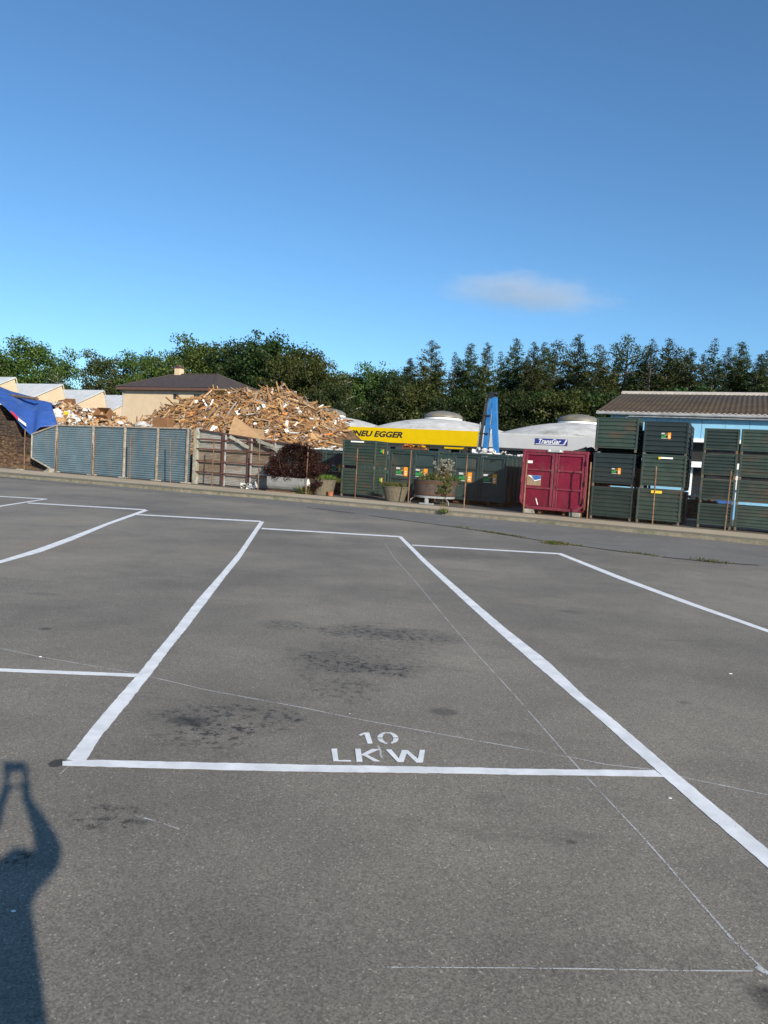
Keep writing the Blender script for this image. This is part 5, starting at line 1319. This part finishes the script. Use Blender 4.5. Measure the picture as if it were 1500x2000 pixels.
proto_tree('s1', 'spruce_tree', conifer(14, 15, 2.4, 'leaf_spruce', 2.4, .04, 1.15, .35, .05, .23)); proto_tree('s2', 'spruce_tree', conifer(15, 15, 1.7, 'leaf_spruce', 1.5, .04, .95, .1, .3, .24))
proto_tree('u1', 'understorey_tree', broad_tree(7, 8, 3.2, 'leaf_dark', 120, .02, .05, 'bark', .19)); proto_tree('u2', 'understorey_tree', broad_tree(8, 8, 3.0, 'leaf_olive', 110, .02, .08, 'bark', .19))
GL = 'broadleaf trees behind the sawtooth factory and house'; GR = 'row of tall trees behind the domed hall'
left = [('b3', -30, 690, 48, 1.0, 'dark broadleaf tree cut by the left edge behind the sawtooth roofs'), ('b3', 14, 700, 52, .8, 'dark green tree between the left edge and the tall crown'),
        ('b1', 68, 674, 50, .98, 'tallest rounded broadleaf tree above the second sawtooth roof'), ('airy', 112, 722, 47, .55, 'airy small tree leaning right of the tall rounded crown'), ('u1', 118, 755, 44, .7, 'low bush between the sawtooth roofs and the sky gap'),
        ('u2', 158, 768, 43, .7, 'low bush beneath the sky gap right of the rounded tree'), ('b2', 196, 697, 50, .72, 'mid green tree with ragged top just left of the house roof'), ('s1', 166, 742, 46, .8, 'small dark spruce left of the ragged mid green tree'),
        ('airy', 247, 698, 56, .9, 'thin airy tree above the left end of the house roof'), ('b2', 285, 692, 56, .8, 'fresh green tree above the house roof left of the chimney'), ('b1', 316, 702, 50, .7, 'bright green bushy tree just left of the chimney'),
        ('b2', 378, 671, 58, .85, 'tall light green tree behind the chimney'), ('b1', 415, 683, 56, .8, 'broad green tree above the middle of the house roof'), ('b3', 462, 674, 54, .85, 'dark green tree above the right end of the house roof'),
        ('b1', 505, 680, 57, .8, 'rounded tree left of the tallest crown behind the timber heap'), ('b3', 542, 666, 52, 1.0, 'tallest dark tree behind the crest of the timber heap'), ('b4', 590, 692, 46, .95, 'olive green tree behind the right crest of the timber heap'),
        ('b4', 625, 707, 44, .85, 'olive tree sloping down right behind the timber heap'), ('airy', 655, 722, 50, .8, 'sparse tree right of the olive trees'), ('b2', 690, 733, 60, .7, 'lower mid green tree between timber heap and spruces'),
        ('b3', 650, 752, 42, .8, 'low dark tree behind the lower right end of the timber heap'), ('b2', 728, 722, 60, .75, 'green tree left of the first tall conifer'), ('airy', 757, 722, 62, .8, 'thin tree standing just before the conifer row'), ('b3', 775, 735, 58, .7, 'dark low tree at the left end of the conifer row')]
for key, px, py, t_, wd, lab in left: plant(key, px, py, t_, lab, GL, wd)
right = [('s1', 806, 712, 'left end spruce, small and dark'), ('l3', 846, 678, 'broad larch with the tall rounded top at the left of the row'), ('s2', 887, 697, 'thin dark spruce right of the broad larch'), ('l1', 920, 685, 'larch a little left of the crane tip'),
         ('l2', 954, 683, 'narrow larch directly above the crane tip'), ('s2', 983, 697, 'gappy dark spruce right of the crane tip'), ('l1', 1008, 676, 'tall larch right of the crane'), ('l2', 1044, 682, 'slim larch, one of a close pair above the second dome'), ('l2', 1062, 683, 'slim larch, the other of the close pair above the second dome'),
         ('airy2', 1086, 674, 'airy birch left of the tallest larch'), ('l1', 1131, 669, 'tallest pointed larch above the skylight of the second dome'), ('l3', 1173, 687, 'larch above the left end of the corrugated roof'), ('airy2', 1222, 667, 'tall birch-like tree with rounded crown above the ridge end'), ('l1', 1264, 690, 'larch just right of the rounded birch'),
         ('s2', 1274, 673, 'thin spiky tree top poking above its neighbours'), ('l1', 1306, 677, 'pointed larch above the middle of the corrugated roof'), ('airy2', 1335, 690, 'thin airy tree right of the pointed larch'), ('l2', 1351, 694, 'narrow larch left of the spiky dark spruce'),
         ('s2', 1397, 675, 'dark spiky spruce with bare double tip'), ('s1', 1420, 694, 'dark dense spruce beside the spiky one'), ('l1', 1448, 684, 'full larch near the right end of the row'), ('s1', 1478, 708, 'dark spruce behind the last larch'), ('l3', 1496, 700, 'larch cut by the right edge'), ('l1', 1535, 690, 'larch beyond the right edge')]
for i, (key, px, py, lab) in enumerate(right): plant(key, px, py-(2 if key[0] == 'l' else 0), 62+(i*37 % 7), lab, GR, 1.0)
# second, slightly lower row fills the gaps
for i in range(26):
    px = 800+i*29+rnd.uniform(-8, 8); py = 716+rnd.uniform(-10, 14)
    plant(('s1', 'l3', 'l1', 's1')[i % 4], px, py, 74+rnd.uniform(0, 5), 'conifer of the rear row, mostly hidden by the trees before it', 'rear row of trees behind the domed hall', 1.1)
for i in range(22):
    px = 785+i*36+rnd.uniform(-8, 8); py = 775+rnd.uniform(-16, 16)
    plant(('u1', 'u2', 'b3', 'u1')[i % 4], px, py, 54+rnd.uniform(-2, 4), 'dark bushy tree filling the foot of the tall tree row', 'dark understorey trees below the tall row', 1.0 if i % 4 != 2 else .7)
for i in range(18):
    px = -20+i*48+rnd.uniform(-8, 8)
    if 85 < px < 190: continue
    plant(('b3', 'u1', 'b2')[i % 3], px, 748+rnd.uniform(-10, 10)-(10 if px < 60 else 0) if not 135 < px < 165 else 775, 64+rnd.uniform(0, 4), 'dark tree of the rear belt filling gaps behind the house', 'rear belt of trees behind the house', .9)

# ------------------------------------------------------------------ cloud
cm = bpy.data.materials.new('cloud_vapour'); cm.use_nodes = True; nt = cm.node_tree; nt.nodes.remove(nt.nodes['Principled BSDF'])
tc = _n(nt, 'ShaderNodeTexCoord'); ln = _n(nt, 'ShaderNodeVectorMath', operation='LENGTH'); nt.links.new(tc.outputs['Object'], ln.inputs[0])
mp = _n(nt, 'ShaderNodeMapping'); mp.inputs['Scale'].default_value = (1.6, 1.6, .9); nt.links.new(tc.outputs['Object'], mp.inputs[0])
nz = _noise(nt, mp.outputs[0], 1.7, 7, .62)
rad = _math(nt, 'ADD', ln.outputs['Value'], _math(nt, 'MULTIPLY', _math(nt, 'SUBTRACT', nz, .5), 1.5))
den = _map(nt, rad, .95, .15, 0, .0036)
pv = _n(nt, 'ShaderNodeVolumePrincipled'); pv.inputs['Color'].default_value = (1, 1, 1, 1); pv.inputs['Anisotropy'].default_value = 0.0
nt.links.new(den, pv.inputs['Density']); nt.links.new(pv.outputs[0], nt.nodes['Material Output'].inputs['Volume'])
MATS['cloud_vapour'] = cm
for (px, py, Y, sx, sz, rot, nm) in ((1030, 573, 3000, 450, 92, .05, 'a'),):
    bm_ = MB(); bm_.lathe([(max(1e-3, math.cos(R_(a))), math.sin(R_(a))) for a in range(-90, 91, 15)], 24)
    o = bm_.build('cloud', 'cloud_vapour', smooth=True); o.location = D(px, py, Y); o.scale = (sx, 200, sz); o.rotation_euler = (0, R_(1.5), 0)
    tag(o, 'single thin pale cloud in the blue sky above the conifers', 'cloud', kind='structure')

# ------------------------------------------------------------------ photographer standing behind the camera (only the shadow shows)
dA = Vector((-SUND.x, -SUND.y, 0)).normalized(); dP = Vector((dA.y, -dA.x, 0))
def B3(p, a, z): return dP*p+dA*a+Vector((0, 0, z))
AX = -.04
def skin_body(name, nodes, edges, mat, parent=None, sub=2):
    me = bpy.data.meshes.new(name); me.from_pydata([tuple(B3(*n[0])) for n in nodes], edges, []); o = bpy.data.objects.new(name, me); COL.objects.link(o)
    me.materials.append(MATS[mat])
    sk = o.modifiers.new('skin', 'SKIN'); sk.use_smooth_shade = True
    for i, n in enumerate(nodes):
        r_ = n[1]; me.skin_vertices[0].data[i].radius = r_ if isinstance(r_, tuple) else (r_, r_)
    me.skin_vertices[0].data[0].use_root = True
    sb = o.modifiers.new('smooth', 'SUBSURF'); sb.levels = sub; sb.render_levels = sub
    dg = bpy.context.evaluated_depsgraph_get(); m2 = bpy.data.meshes.new_from_object(o.evaluated_get(dg)); o.modifiers.clear(); o.data = m2
    if parent: o.parent = parent
    return o
bod = -.42; AX = -.03
nodes = [((AX, bod, .92), (.185, .12)), ((AX, bod, 1.10), (.165, .11)), ((AX, bod+.01, 1.28), (.137, .10)), ((AX, bod+.01, 1.42), (.10, .09)), ((AX, bod, 1.465), (.075, .06)), ((AX+.02, bod-.01, 1.485), (.055, .05)),
         ((AX+.04, bod-.02, 1.51), (.068, .08)), ((AX+.05, bod-.02, 1.55), (.066, .075)), ((AX+.05, bod-.02, 1.59), (.04, .045))]
edges = [(0, 1), (1, 2), (2, 3), (3, 4), (4, 5), (5, 6), (6, 7), (7, 8)]
FING = []
def add(pt, r_, par): nodes.append((pt, r_)); edges.append((par, len(nodes)-1)); return len(nodes)-1
ARM = {1: [((.075, bod+.04, 1.475), .07), ((.148, -.20, 1.462), .062), ((.102, -.12, 1.568), .034), ((.060, -.095, 1.640), .023), ((.054, -.08, 1.690), .022), ((.056, -.065, 1.735), .025)],
       -1: [((-.115, bod+.04, 1.475), .07), ((-.165, -.20, 1.462), .062), ((-.082, -.12, 1.568), .042), ((-.058, -.095, 1.640), .023), ((-.036, -.08, 1.690), .022), ((-.036, -.065, 1.735), .022)]}
for sg_ in (1, -1):
    par = 4
    for (pt, r_) in ARM[sg_]: par = add(pt, (r_, r_), par)
    hx = .056 if sg_ > 0 else -.036
    for k in range(4):
        FING.append([(hx-sg_*.004*k, -.066+.004*k, 1.74), (hx+sg_*(.004-.003*k), -.064+.006*k, 1.782-.003*k), (hx-sg_*(.004+.004*k), -.060+.007*k, 1.812+.006*(1-abs(k-1))), (hx-sg_*(.026+.003*k), -.055+.006*k, 1.824+.004*(1-abs(k-1)))])
    FING.append([(hx-sg_*.006, -.075, 1.700), (hx-sg_*.024, -.080, 1.712), (.010+sg_*.006, -.080, 1.716)])
    hp = add((AX+sg_*.085, bod, .82), (.095, .10), 0); kn = add((AX+sg_*.10, bod+.03, .47), (.06, .065), hp); an = add((AX+sg_*.11, bod, .10), (.04, .045), kn); add((AX+sg_*.12, bod+.14, .04), (.042, .03), an)
pb = thing('person', 'person in dark clothes standing and holding a camera up with both hands', 'person', (0, 0, 0))
bo_ = skin_body('body', nodes, edges, 'blue_cloth', pb)
fm_ = MB(); fm_.v = [tuple(v.co) for v in bo_.data.vertices]; fm_.f = [tuple(p.vertices) for p in bo_.data.polygons]; fm_.m = [0]*len(fm_.f)
for ch_ in FING: fm_.tube([B3(*p) for p in ch_], [.011, .0105, .009, .008][:len(ch_)], 8, 1)       # five bent fingers rooted in each palm
bpy.data.objects.remove(bo_); fm_.build('body', ['blue_cloth', 'skin'], pb, smooth=True)
m_ = MB(); c_ = B3(AX+.05, bod-.03, 1.52); 
for k in range(1): m_.lathe([(.071*math.cos(R_(a)), .084*math.sin(R_(a))) for a in (5, 20, 40, 60, 80)], 20, c=tuple(c_))
m_.build('hair', 'hair_brown', pb, smooth=True)
cc = MB(); cc.box(-.035, -.062, 1.783, .062, -.036, 1.832, b=.006); cc.tube([(.012, -.038, 1.806), (.012, -.022, 1.806)], .018, 16)
co = cc.build('compact_camera', 'camera_body'); tag(co, 'small dark camera held up in both hands by the photographer', 'camera')
